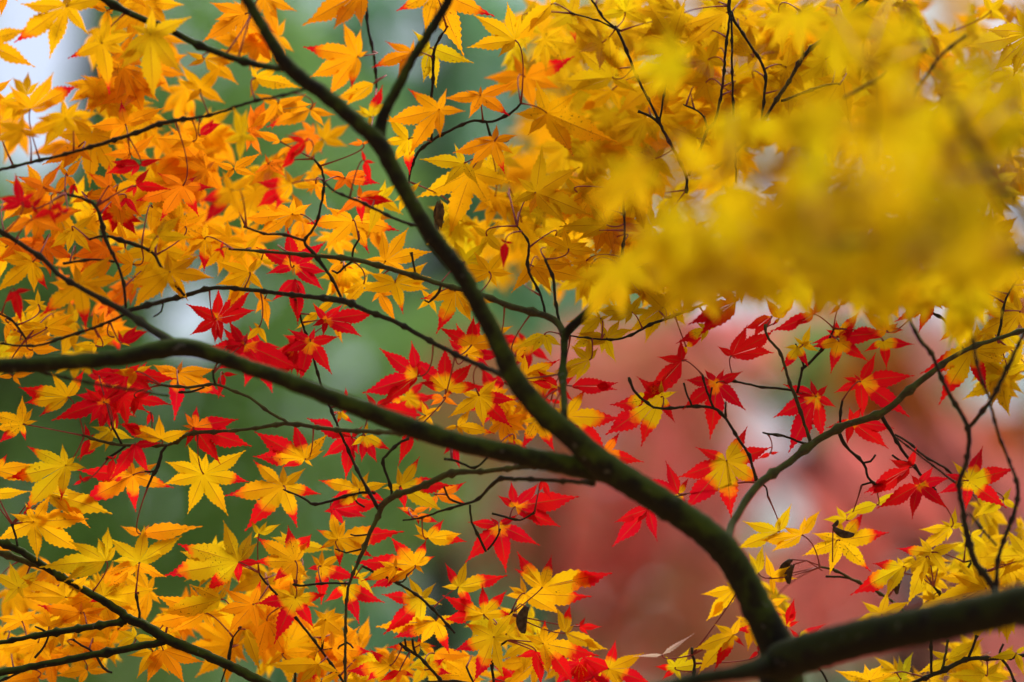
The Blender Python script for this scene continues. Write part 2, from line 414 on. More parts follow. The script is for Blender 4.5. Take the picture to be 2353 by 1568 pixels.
stem(A, 'branch', M_TWIG, [(402, 792, 12, -.12), (345, 757, 9, -.1), (288, 717, 8, -.08), (150, 642, 7, -.07), (100, 597, 7, -.06), (0, 530, 7, -.06), (-40, 500, 7, -.06)])
stem(A, T_, M_TWIG, [(1168, 866, 8, -.12), (1088, 834, 7, -.08), (988, 784, 7, -.06), (913, 742, 7, -.05), (838, 713, 7, -.05), (788, 692, 8, -.04), (663, 677, 6.5, -.03), (588, 668, 6, -.03), (493, 662, 6, -.03), (425, 680, 7, -.03), (375, 692, 7, -.04), (288, 717, 7, -.06)])
stem(A, T_, M_TWIG, [(425, 680, 5), (375, 622, 5), (350, 580, 5), (287, 555, 6), (240, 543, 5), (205, 551, 3)], -.04)
stem(A, T_, M_TWIG, [(290, 717, 5), (282, 642, 5), (262, 592, 5), (243, 550, 6), (232, 505, 6), (212, 467, 5), (150, 445, 4)], -.05)
stem(A, T_, M_TWIG, [(263, 602, 4), (215, 597, 4), (145, 606, 5)], -.05)
stem(A, T_, M_TWIG, [(375, 692, 3), (370, 715, 3), (352, 728, 2.5)], -.04)
stem(A, T_, M_TWIG, [(288, 722, 5), (240, 745, 5), (160, 772, 5), (80, 795, 4), (0, 790, 4)], -.05)
stem(A, T_, M_TWIG, [(60, 780, 4), (30, 740, 4), (-10, 715, 4)], -.03)
stem(A, T_, M_GREEN, [(1296, 772, 10, -.05), (1285, 745, 9, -.04), (1251, 725, 8, -.04), (1176, 705, 8, -.04), (1113, 680, 7, -.04), (1038, 660, 7, -.04), (938, 630, 7.5, -.03), (813, 597, 7, -.03), (713, 587, 6, -.03), (588, 577, 5, -.03), (525, 572, 4, -.03)])
stem(A, T_, M_TWIG, [(788, 692, 5), (763, 642, 5), (725, 587, 6), (700, 555, 5), (725, 517, 4.5), (743, 442, 4.5), (740, 392, 4), (715, 360, 4)], -.03)
stem(A, T_, M_TWIG, [(700, 553, 5), (655, 540, 5), (605, 537, 4), (560, 520, 4)], -.04)
stem(A, T_, M_TWIG, [(740, 412, 4), (770, 440, 4), (830, 465, 5), (880, 490, 5), (925, 510, 5), (960, 520, 4)], -.06)
stem(A, T_, M_TWIG, [(810, 597, 3.5), (812, 572, 4), (825, 550, 3.5)], -.02)
stem(A, T_, M_TWIG, [(810, 600, 4), (790, 615, 4), (775, 628, 4.5), (762, 622, 2.5)], -.02)
stem(A, T_, M_TWIG, [(955, 632, 3.5), (950, 605, 4), (945, 580, 4)], -.03)
stem(A, T_, M_TWIG, [(1012, 652, 4), (1008, 672, 5), (985, 695, 4), (975, 690, 2)], -.02)
stem(A, T_, M_LIMB, [(1296, 958, 9, -.12), (1296, 920, 8, -.1), (1293, 859, 8, -.07), (1298, 784, 9, -.05), (1303, 765, 11, -.05), (1351, 717, 10, -.06), (1401, 667, 9, -.07), (1438, 630, 8, -.08), (1481, 587, 7, -.12), (1560, 520, 6, -.2)])
stem(A, T_, M_TWIG, [(1292, 770, 6), (1288, 755, 5), (1276, 692, 5), (1271, 642, 5), (1253, 596, 5)], -.03)
stem(A, T_, M_TWIG, [(1253, 722, 5), (1243, 680, 4), (1213, 617, 5), (1215, 560, 4), (1188, 520, 2.5)], -.02)
stem(A, T_, M_TWIG, [(1437, 630, 5), (1430, 580, 5), (1436, 530, 4), (1430, 430, 4)], -.03)
stem(A, T_, M_GREEN, [(1365, 1075, 8, -.12), (1260, 1072, 7, -.09), (1176, 1076, 7, -.06), (1113, 1084, 7, -.05), (1038, 1088, 8, -.04), (963, 1121, 8, -.03), (908, 1139, 8, -.03), (875, 1165, 8, -.02), (872, 1180, 7, -.02), (850, 1226, 6.5, -.02), (830, 1276, 6, -.02), (808, 1326, 5, -.02), (798, 1364, 5, -.02), (794, 1451, 5, -.02), (793, 1600, 5, -.02)])
stem(A, T_, M_TWIG, [(1363, 1111, 8, -.12), (1301, 1106, 6, -.09), (1176, 1101, 6, -.06), (1143, 1104, 6, -.05), (1100, 1146, 5, -.03), (1063, 1160, 5, -.03), (1013, 1174, 4, -.02), (970, 1190, 3.5, -.02), (925, 1196, 3, -.02)])
stem(A, T_, M_TWIG, [(1063, 1158, 4), (1033, 1146, 4), (1020, 1118, 3.5)], -.02)
stem(A, T_, M_TWIG, [(1080, 1160, 4), (1085, 1200, 4), (1108, 1250, 4.5), (1117, 1268, 4)], .0)
stem(A, T_, M_TWIG, [(1120, 1264, 3.5), (1140, 1240, 3.5), (1150, 1215, 3)], .0)
stem(A, T_, M_TWIG, [(1130, 1180, 4), (1160, 1188, 4), (1195, 1195, 3), (1228, 1178, 4)], .0)
stem(A, T_, M_TWIG, [(833, 1301, 4.5), (865, 1318, 4), (900, 1333, 4.5), (963, 1371, 4.5), (1013, 1419, 4.5), (1045, 1456, 4)], .0)
stem(A, T_, M_TWIG, [(900, 1334, 3), (925, 1338, 3), (935, 1322, 2.5)], .0)
stem(A, T_, M_TWIG, [(800, 1341, 4), (738, 1341, 4), (690, 1346, 4), (672, 1343, 3)], -.01)
stem(A, T_, M_TWIG, [(830, 1262, 3.5), (795, 1270, 3), (770, 1262, 2.5)], -.01)
stem(A, T_, M_TWIG, [(848, 1228, 3.5), (815, 1232, 3), (805, 1228, 2.5)], -.01)
stem(A, T_, M_TWIG, [(794, 1478, 3.5), (780, 1485, 3.5), (776, 1492, 3)], -.02)
stem(A, T_, M_TWIG, [(794, 1475, 3.5), (806, 1482, 3.5), (812, 1490, 3)], -.02)
stem(A, T_, M_TWIG, [(870, 1170, 6, -.02), (863, 1159, 6, -.02), (825, 1089, 5, -.01), (805, 1046, 5, .0), (783, 997, 4.5, .0), (763, 946, 4.5, .0), (738, 884, 4.5, .01), (718, 814, 4.5, .01), (700, 760, 4, .01), (678, 688, 4, .0)])
stem(A, T_, M_TWIG, [(808, 1050, 4), (815, 1020, 4), (835, 1000, 4.5), (840, 985, 4)], .01)
stem(A, T_, M_TWIG, [(880, 1162, 5), (900, 1134, 5), (880, 1065, 5), (888, 1048, 5), (913, 1021, 5), (940, 1008, 5)], -.02)
stem(A, T_, M_TWIG, [(863, 1134, 5), (835, 1132, 5), (800, 1139, 5), (725, 1159, 5), (700, 1146, 4), (650, 1125, 2.5)], .0)
stem(A, T_, M_TWIG, [(812, 1137, 3.5), (820, 1155, 3.5), (838, 1166, 3.5)], .0)
stem(A, T_, M_TWIG, [(1020, 1055, 5), (1050, 1060, 4.5), (1090, 1075, 4), (1120, 1052, 4)], -.04)
stem(A, T_, M_GREEN, [(960, 998, 8, -.12), (888, 994, 6.5, -.07), (795, 990, 6.5, -.04), (738, 984, 6, -.03), (663, 974, 6.5, -.02), (588, 984, 5.5, -.01), (510, 992, 5.5, -.01), (438, 997, 6, -.01), (388, 1022, 5.5, .0), (300, 1024, 5.5, .0), (240, 1016, 5, .0), (188, 1000, 4.5, .0)])
stem(A, T_, M_GREEN, [(665, 974, 5.5), (608, 940, 5), (588, 924, 5), (563, 909, 5), (530, 897, 4.5), (495, 884, 5), (430, 890, 5), (363, 884, 4.5)], -.02)
stem(A, T_, M_TWIG, [(495, 884, 4), (490, 868, 4), (490, 850, 4)], -.04)
stem(A, T_, M_TWIG, [(470, 890, 3.5), (440, 900, 4), (410, 902, 3.5)], -.01)
stem(A, T_, M_TWIG, [(384, 1022, 5), (372, 1040, 5.5), (363, 1071, 6), (350, 1095, 5), (338, 1121, 4)], -.01)
stem(A, T_, M_TWIG, [(363, 1082, 4), (345, 1085, 3.5), (332, 1083, 3)], -.01)
stem(A, T_, M_TWIG, [(288, 1026, 4.5), (262, 1045, 4.5), (243, 1056, 4.5)], .0)
stem(A, T_, M_TWIG, [(280, 1022, 4), (270, 1002, 4), (260, 985, 4.5), (256, 970, 3.5)], .0)
stem(A, T_, M_TWIG, [(60, 840, 6, -.12), (100, 856, 5, -.12), (225, 884, 4.5, -.12), (300, 895, 4, -.12), (388, 909, 3, -.12)])
# branch to the right, in front of the pink blur
stem(A, 'branch', M_GREEN, [(1672, 1245, 10, -.13), (1682, 1205, 9, -.09), (1735, 1120, 9.5, -.05), (1764, 1096, 9, -.04), (1815, 1062, 8.5, -.03), (1864, 1022, 9, -.02), (1939, 979, 8.5, -.02), (2027, 949, 8.5, -.02), (2089, 897, 8, -.02), (2152, 847, 7.5, -.02), (2214, 807, 7, -.02), (2289, 780, 6, -.02), (2380, 750, 6, -.02)])
stem(A, T_, M_GREEN, [(1862, 1017, 6), (1852, 985, 5.5), (1839, 947, 5.5), (1827, 909, 6), (1814, 879, 5), (1794, 814, 5), (1764, 774, 4.5), (1758, 745, 4)], -.01)
stem(A, T_, M_TWIG, [(1832, 904, 5), (1844, 847, 4.5), (1852, 842, 5), (1889, 804, 5), (1905, 780, 4), (1916, 755, 3)], .0)
stem(A, T_, M_TWIG, [(1847, 843, 4), (1838, 815, 4), (1828, 790, 3)], .0)
stem(A, T_, M_TWIG, [(1822, 898, 4.5), (1790, 893, 4.5), (1751, 890, 4), (1689, 877, 4), (1662, 878, 4)], -.01)
stem(A, T_, M_TWIG, [(1929, 1000, 5), (1931, 960, 4.5), (1934, 930, 4.5), (1936, 920, 4)], .0)
stem(A, T_, M_TWIG, [(1926, 990, 6), (1940, 1020, 6), (1951, 1034, 5), (1985, 1066, 5), (1994, 1096, 4.5), (2010, 1112, 5), (2029, 1112, 4)], .0)
stem(A, T_, M_TWIG, [(1985, 1064, 4), (2000, 1060, 4), (2012, 1045, 3.5)], .0)
stem(A, T_, M_TWIG, [(2005, 1108, 4), (1992, 1112, 4), (1980, 1115, 3.5)], .0)
stem(A, T_, M_TWIG, [(2024, 954, 7), (2051, 997, 5.5), (2076, 1039, 5.5), (2101, 1071, 5.5), (2126, 1104, 5), (2140, 1118, 5), (2152, 1136, 4.5), (2131, 1141, 4.5)], .0)
stem(A, T_, M_TWIG, [(2090, 1063, 4), (2070, 1060, 4), (2050, 1046, 4)], .0)
stem(A, T_, M_TWIG, [(2144, 1122, 4), (2152, 1112, 4), (2158, 1104, 3.5)], .0)
stem(A, T_, M_TWIG, [(2056, 999, 4), (2089, 1018, 4), (2126, 1051, 4), (2176, 1079, 4), (2206, 1112, 4)], .03)
stem(A, T_, M_TWIG, [(1858, 1021, 5), (1832, 1014, 4), (1799, 1001, 4.5), (1764, 997, 4), (1752, 994, 3)], -.01)
stem(A, T_, M_TWIG, [(1738, 1105, 6), (1728, 1070, 5), (1721, 1046, 5), (1694, 1004, 5), (1664, 957, 5), (1639, 938, 5), (1589, 934, 5), (1514, 939, 4.5), (1481, 921, 4.5), (1456, 896, 5), (1445, 867, 4)], -.02)
stem(A, T_, M_TWIG, [(1590, 934, 4), (1580, 910, 3.5), (1571, 880, 4)], -.02)
stem(A, T_, M_TWIG, [(1640, 938, 4.5), (1625, 900, 4), (1614, 862, 3.5)], -.02)
stem(A, T_, M_TWIG, [(1632, 918, 3.5), (1636, 890, 3)], -.02)
stem(A, T_, M_TWIG, [(1668, 958, 5, -.02), (1666, 940, 4, -.03), (1667, 925, 3.5, -.05)])
stem(A, T_, M_STALK, [(1737, 1108, 4), (1680, 1112, 2.5), (1630, 1122, 2.2), (1570, 1137, 2)], .0)
stem(A, T_, M_TWIG, [(1745, 1108, 4), (1760, 1120, 3.5), (1764, 1140, 3)], -.02)
stem(A, T_, M_TWIG, [(2216, 806, 5), (2176, 742, 5), (2139, 717, 4.5), (2114, 692, 4), (2100, 670, 2.5)], .0)
stem(A, T_, M_TWIG, [(2197, 770, 3.5), (2198, 745, 4), (2200, 718, 3.5)], .0)
stem(A, T_, M_TWIG, [(2292, 780, 5), (2300, 745, 5), (2304, 715, 5), (2312, 685, 4), (2340, 640, 2)], .0)
# long thin yellow-leaf twig, centre right
stem(A, T_, M_TWIG, [(1310, 772, 3, -.02), (1420, 780, 4, .0), (1493, 747, 5, .0), (1560, 722, 5, .0), (1626, 695, 4.5, .0), (1700, 660, 4, .01), (1764, 655, 4, .01), (1850, 640, 4, .01)])
# lower left branch
B = 'B'
stem(B, 'branch', M_LIMB, [(-30, 1235, 8), (43, 1264, 9), (100, 1300, 9), (150, 1331, 9), (250, 1389, 10), (300, 1426, 12), (325, 1433, 12), (388, 1471, 13), (475, 1506, 12), (588, 1560, 12), (700, 1620, 12)], .0, 10, .04)
stem(B, 'branch', M_GREEN, [(-30, 1262, 7), (30, 1280, 8), (105, 1307, 7)], .01)
stem(B, 'branch', M_LIMB, [(-20, 1480, 7), (50, 1467, 7), (112, 1456, 8), (200, 1442, 8), (290, 1427, 9)], .0)
stem(B, 'branch', M_LIMB, [(-20, 1550, 9), (70, 1533, 9), (212, 1506, 9), (300, 1490, 9), (378, 1474, 10)], .0)
stem(B, T_, M_TWIG, [(42, 1268, 5), (36, 1235, 4), (28, 1205, 4.5)], .0)
stem(B, T_, M_TWIG, [(322, 1428, 5), (318, 1395, 4.5), (312, 1364, 4)], .0)
stem(B, T_, M_TWIG, [(114, 1456, 4), (102, 1485, 4), (80, 1512, 4.5)], .0)
stem(B, T_, M_TWIG, [(110, 1456, 4), (95, 1446, 4), (80, 1440, 3)], .0)
stem(B, T_, M_TWIG, [(222, 1506, 4.5), (205, 1492, 4), (187, 1483, 4), (168, 1470, 3)], .0)
stem(B, T_, M_TWIG, [(222, 1508, 5), (237, 1535, 5), (258, 1546, 4)], .0)
stem(B, T_, M_TWIG, [(70, 1536, 4), (30, 1552, 4), (-20, 1575, 4)], .0)
stem(B, T_, M_TWIG, [(524, 1530, 5, .02), (527, 1510, 6, .02), (530, 1488, 5, .02), (536, 1465, 3, .02), (555, 1440, 3, .02)])
stem(B, T_, M_TWIG, [(524, 1525, 3.5, .0), (512, 1555, 3, .0), (505, 1580, 3, .0)])
# bottom twigs
stem('C', T_, M_TWIG, [(595, 1316, 3), (605, 1332, 4), (633, 1364, 4.5), (675, 1414, 4.5), (738, 1494, 4.5), (775, 1546, 4.5), (810, 1600, 4.5)], .02)
stem('C', T_, M_TWIG, [(740, 1494, 4), (741, 1478, 4.5), (741, 1466, 3.5)], .02)
stem('C', T_, M_TWIG, [(680, 1600, 4.5), (678, 1560, 5), (680, 1535, 4)], .03)
stem('I', T_, M_TWIG, [(1035, 1600, 5), (1010, 1560, 5), (963, 1510, 5), (935, 1492, 5), (918, 1478, 5)], .0)
stem('I', T_, M_TWIG, [(958, 1508, 4.5), (950, 1490, 4.5), (948, 1468, 4)], .0)
stem('I', T_, M_TWIG, [(933, 1490, 4), (931, 1478, 4), (930, 1468, 3.5)], .0)
stem('I', T_, M_TWIG, [(980, 1568, 5), (1040, 1566, 4.5), (1090, 1572, 5)], .0)
stem('I', T_, M_TWIG, [(1090, 1572, 4), (1080, 1552, 4), (1072, 1533, 3.5)], .0)
stem('J', T_, M_TWIG, [(1140, 1600, 5.5), (1134, 1560, 5), (1131, 1526, 5), (1143, 1463, 5), (1160, 1430, 4), (1178, 1405, 3)], .0)
stem('J', T_, M_TWIG, [(1146, 1485, 4), (1158, 1478, 4), (1172, 1465, 3)], .0)
stem('J', T_, M_TWIG, [(1597, 1600, 5), (1594, 1555, 5), (1597, 1525, 5), (1591, 1505, 5), (1590, 1488, 4)], .0)
# soft twigs in front at the right
D = 'D'
stem(D, T_, M_TWIG, [(2055, 640, 5), (2085, 725, 5), (2114, 784, 6), (2139, 812, 6), (2176, 897, 6), (2224, 984, 7), (2221, 1059, 7), (2204, 1115, 7), (2214, 1176, 7), (2222, 1226, 8), (2239, 1289, 8), (2276, 1339, 8), (2298, 1390, 8)], -.1, leafy=False)
stem(D, T_, M_TWIG, [(2225, 985, 6), (2276, 921, 6), (2314, 847, 6), (2344, 784, 5), (2370, 730, 5)], -.1, leafy=False)
stem(D, T_, M_TWIG, [(2276, 921, 5), (2251, 859, 5), (2236, 784, 5), (2228, 690, 5)], -.12, leafy=False)
stem(D, T_, M_TWIG, [(2274, 925, 5), (2294, 997, 5), (2319, 1059, 5), (2339, 1121, 6), (2330, 1176, 6), (2303, 1251, 6), (2291, 1301, 6), (2289, 1384, 6)], -.1, leafy=False)
stem(D, T_, M_TWIG, [(2290, 1255, 4), (2260, 1220, 4), (2225, 1180, 3)], -.1, leafy=False)
stem(D, T_, M_TWIG, [(2196, 1110, 4), (2150, 1075, 3), (2060, 1005, 3)], -.05, leafy=False)
# upper right twigs
E = 'E'
stem(E, T_, M_TWIG, [(1681, -20, 5), (1676, 25, 6), (1713, 87, 4.5), (1756, 160, 5), (1756, 225, 4.5), (1748, 290, 4)], .01)
stem(E, T_, M_TWIG, [(1678, 30, 4.5), (1668, 110, 4.5), (1660, 200, 4.5), (1643, 280, 4.5), (1626, 297, 5), (1606, 350, 5), (1583, 405, 5)], .0)
stem(E, T_, M_TWIG, [(1681, 40, 4), (1683, 175, 4), (1688, 325, 4), (1692, 420, 3)], -.01)
stem(E, T_, M_TWIG, [(1413, 60, 4.5), (1433, 100, 5), (1463, 175, 4.5), (1501, 250, 4.5), (1516, 285, 5.5), (1551, 350, 5), (1576, 402, 5.5), (1577, 445, 5)], .01)
stem(E, T_, M_TWIG, [(1514, 284, 5), (1495, 268, 5), (1466, 256, 4)], .01)
stem(E, T_, M_TWIG, [(1516, 280, 4), (1522, 240, 3.5), (1535, 170, 3)], .01)
stem(E, T_, M_TWIG, [(1626, 297, 4), (1612, 262, 3), (1570, 240, 2.5)], .01)
stem(E, T_, M_TWIG, [(2010, -20, 6), (1975, 15, 6.5), (1901, 80, 5.5), (1846, 130, 6), (1814, 187, 5.5), (1789, 222, 6), (1764, 262, 5), (1714, 325, 5.5), (1640, 390, 5)], -.03)
stem(E, T_, M_TWIG, [(1845, 132, 5.5), (1842, 90, 5.5), (1841, 50, 6), (1838, 25, 4)], -.03)
stem(E, T_, M_TWIG, [(1795, 232, 5), (1825, 222, 4.5), (1856, 210, 5), (1900, 195, 4), (1930, 194, 3)], -.02)
stem(E, T_, M_TWIG, [(1940, 225, 5), (2000, 190, 5), (2059, 150, 6), (2130, 112, 5)], -.14, leafy=False)
stem(E, T_, M_TWIG, [(2080, 250, 5), (2115, 195, 5), (2160, 130, 5), (2221, 80, 5)], -.14, leafy=False)
stem(E, T_, M_TWIG, [(2015, 300, 4), (2012, 240, 4), (2010, 180, 4)], -.14, leafy=False)
stem(E, T_, M_TWIG, [(2060, 290, 4), (2095, 240, 4), (2118, 185, 4)], -.12, leafy=False)
stem('L', T_, M_TWIG, [(1350, -20, 4), (1385, 40, 4), (1425, 72, 4), (1380, 50, 3), (1310, 30, 3)], .03)
stem('L', T_, M_TWIG, [(1197, 238, 4), (1170, 262, 5), (1130, 280, 5), (1090, 278, 5), (1050, 292, 5), (990, 325, 5.5), (960, 352, 5), (945, 385, 5), (938, 425, 4)], .02)
stem('L', T_, M_TWIG, [(1118, 282, 4), (1132, 320, 5), (1168, 325, 4), (1132, 318, 4), (1128, 350, 4)], .02)
stem('L', T_, M_TWIG, [(992, 325, 5), (990, 250, 5), (995, 190, 5), (998, 115, 5), (1030, 60, 3)], -.02)
stem('L', T_, M_TWIG, [(840, -20, 5), (845, 60, 5), (860, 130, 5), (865, 210, 4)], .06)
# lower right twigs
stem('G', T_, M_GREEN, [(2115, 1440, 5), (2094, 1424, 5), (2060, 1390, 4.5), (2014, 1359, 5), (1957, 1331, 5), (1914, 1309, 4.5), (1884, 1303, 4)], .03)
stem('G', T_, M_TWIG, [(1955, 1330, 4), (1930, 1326, 4), (1897, 1325, 4)], .03)
stem('G', T_, M_TWIG, [(1915, 1308, 4), (1911, 1290, 3.5)], .03)
stem('G', T_, M_TWIG, [(2185, 1412, 4.5), (2164, 1371, 5), (2145, 1348, 4)], .03)
stem('G', T_, M_GREEN, [(2188, 1412, 4.5), (2214, 1326, 4.5), (2232, 1289, 4.5), (2215, 1292, 3)], .03)
stem('G', T_, M_TWIG, [(2242, 1400, 4), (2246, 1365, 4.5), (2258, 1330, 4), (2266, 1308, 3.5)], .02)
stem('G', T_, M_TWIG, [(2236, 1395, 4), (2220, 1372, 4), (2205, 1366, 4)], .02)
stem('G', T_, M_TWIG, [(2152, 1420, 4), (2153, 1400, 4), (2154, 1392, 3)], .02)
stem('H', T_, M_TWIG, [(2080, 1580, 6), (2110, 1565, 6), (2164, 1543, 7), (2227, 1514, 6.5), (2289, 1514, 6), (2360, 1505, 6)], .02)
stem('H', T_, M_TWIG, [(2224, 1514, 5), (2235, 1490, 5), (2245, 1460, 5)], .02)
stem('H', T_, M_TWIG, [(2140, 1552, 5), (2140, 1520, 5), (2140, 1470, 5)], .02)
stem('H', T_, M_GREEN, [(2164, 1540, 5), (2172, 1510, 4.5), (2178, 1470, 4.5)], .02)
stem('H', T_, M_TWIG, [(2300, 1512, 5), (2320, 1540, 5), (2335, 1575, 5)], .02)
stem('H', T_, M_TWIG, [(2294, 1514, 4), (2298, 1495, 4.5), (2306, 1480, 4)], .02)
stem('H', T_, M_STALK, [(2125, 1558, 2.5), (2100, 1550, 3), (2060, 1545, 2.2), (1990, 1568, 2)], .02)
stem('H', T_, M_TWIG, [(1885, 1540, 4), (1900, 1565, 4), (1905, 1590, 4)], .0)
# blurred foreground branch
stem('F', 'limb', M_LIMB, [(2420, 600, 17), (2280, 575, 16), (2100, 575, 14), (1900, 562, 12), (1700, 560, 8), (1560, 600, 4)], -.52, 8, .05, False)
stem('F', 'branch', M_LIMB, [(2400, 560, 13), (2330, 470, 12), (2270, 390, 11), (2214, 290, 9), (2160, 180, 8), (2130, 60, 5)], -.52, 8, .05, False)
stem('F', 'branch', M_LIMB, [(1900, 562, 6), (1850, 500, 6), (1780, 440, 5), (1680, 380, 4)], -.45, 8, .05, False)
stem('F', 'branch', M_LIMB, [(2100, 575, 6), (2040, 480, 6), (2000, 380, 5), (2010, 260, 4), (1990, 150, 4)], -.45, 8, .05, False)
stem('F', 'branch', M_LIMB, [(2000, 572, 6), (1990, 640, 5), (2000, 690, 3)], -.52, 8, .05, False)
# ------------------------------------------------------------------ leaves
# per tile of a 4 x 4 grid: colour code, optional @depth in cm, leaf centre, lobe tips (suffix a-d: how far red runs in)
LEAVES = {}
LEAVES[0, 0] = '''
G@-2 61,6 15,4 11,39a 41,52 78,30 62,-14 104,-8
G@-2 -15,38 25,26 29,62 0,24 2,50
O@3 5,-6 0,16 16,0 10,-14 -8,5
G@-3 28,100 52,68 72,79a 10,80 3,96 56,98 12,108
O@2 -6,85 12,73 -5,100 6,92
G@-3 94,40 61,54a 101,86a 124,31 86,27 118,50 102,12
Y@-3 138,32 120,24 143,8 178,17 112,66 140,92 169,72 108,57
O@2 225,13 192,1 196,18 184,37 218,48 242,35 225,-14
G@-1 188,54 230,50 172,50 222,78 215,62 174,64
G@-2 184,82 168,60 207,60 209,97 165,76 172,97
O@1 115,114 107,90b 148,95 78,113 95,130 138,107
O@4 72,135 70,122 58,157 38,150 88,150
G@-4 60,109 76,94 35,108 60,90 22,125 76,125 42,138
G@-4 20,120 -2,112 22,102 8,142 -6,132 40,128
O@1 177,130 142,125 172,120 192,128 157,137 193,141
Y@-7 222,125 215,98 203,130 228,100 220,150 238,128
O@2 120,141 143,124 114,128 141,146 110,156 94,142
D@0 128,152 146,144 100,148 95,158 118,162
D@0 184,124 203,112 196,109
O@4 118,-9 138,11 100,16 86,8
O@3 98,10 101,35 82,5 105,14 76,2
O@5 215,155 240,140 196,150 205,168 236,162
'''
LEAVES[1, 0] = '''
O@-1 93,52 42,42a 48,70 65,88 89,83a 96,28 104,49 80,20
O@1 97,-8 43,25 72,30 97,29 60,-14
O@0 8,-2 38,10 22,19 18,30 -6,20
O@1 143,48 119,41a 106,62a 130,74 146,38
Y@2 160,44 200,58 166,80 143,55 144,28 152,76
O@3 165,-8 129,11a 153,30 189,50 219,14a 180,-24 140,-22
G@4 238,37 193,42 200,12 222,54 243,15 230,4
O@0 168,101 140,82a 117,112 138,141 170,128 193,103 176,83
O@2 206,88 172,93 196,109 234,107a 237,77 206,78 193,82
O@2 219,130 222,113 200,125 196,152 227,160a 237,140 180,139 240,122
Y@4 191,150 150,145 182,133 172,172 205,172
G@2 140,128 118,104 114,132 142,160b 157,128 126,150
O@-2 20,95 38,90 -2,85 5,118 25,104
O@-2 50,101 72,105 28,104 55,92a 62,116 10,119a
G@-1 0,72 43,80 -4,92 -4,60 22,64
G@0 108,77 72,92 82,98
Y@-1 105,107 117,78c 95,97 104,119 91,103 119,95
D@-3 45,130 28,126 20,156 50,126 32,150
G@-4 62,128 88,115 55,113 50,147 86,136 70,108
O@0 22,130 13,132 40,128 -4,120
A@1 12,151 7,141 30,147 -2,160 28,162
D@0 100,148 105,170 97,137 110,150
A@2 98,132 84,132 92,127 106,130
'''
LEAVES[2, 0] = '''
Y@3 54,13 58,40a 20,5 78,12 62,-14 35,-12 28,28
Y@3 104,11 75,17 126,25 95,4 112,-12 90,-17 122,4
G@1 36,4 -2,42 42,-8 14,30
Y@0 147,39 108,26 126,4 160,-2 110,52 162,46 140,64
Y@0 197,12 153,22 159,44 180,-12 226,25 196,34
Y@2 180,55 147,60 165,38 193,28 165,78 201,62 183,82
Y@2 92,71 60,45 42,76 88,28 55,87 115,86 98,44
G@4 92,83 60,101 115,85 101,103 58,80 62,106
O@5 12,71 59,54b 45,80 20,103 -10,86 -26,70 0,48
G@2 32,104 96,135 58,146 14,127 2,109 20,77 60,88
Y@4 138,72 93,105 105,75 120,58 150,86 140,106 161,70
Y@2 178,76 154,75 165,96 191,70 180,58 185,101
Y@3 170,127 137,112 157,117 176,112 181,120 150,151 186,135
Y@2 132,146 101,133 118,127 143,134 102,158 125,177 152,165
G@5 127,110 110,131 117,105 136,131 152,110
Y@4 62,168 65,153 40,160 84,158 50,185
Y@3 100,165 87,144 106,150 80,180 120,178
G@4 222,72 205,78 236,63 231,91
Y@4 202,88 198,66 212,109 189,116 216,70
Y@5 208,125 192,108 226,112 190,136 230,138 206,150
Y@6 10,20 24,-2 -6,30 30,34 12,48
'''
LEAVES[3, 0] = '''
Y@2 10,12 -3,0 30,25 15,52 -6,32 20,-2
Y@2 63,13 34,25 45,5 86,20 70,36 60,42 80,-6
Y@2 17,62 -3,55 20,40 41,48 12,86 36,88 -6,75 40,63
Y@0 68,71 46,71 77,115 35,90 22,99 50,106 74,58
Y@-2 243,30 197,27 181,46 204,66 222,73 222,8
Y@0 180,130 149,120 155,134 213,103 178,110 190,104 160,136
Y@1 155,160 153,137 170,140 181,150 140,168 160,182
Y@3 110,40 90,30 120,10 130,50 100,60 86,48
Y@4 205,10 190,22 220,-6 196,-10 222,22
'''
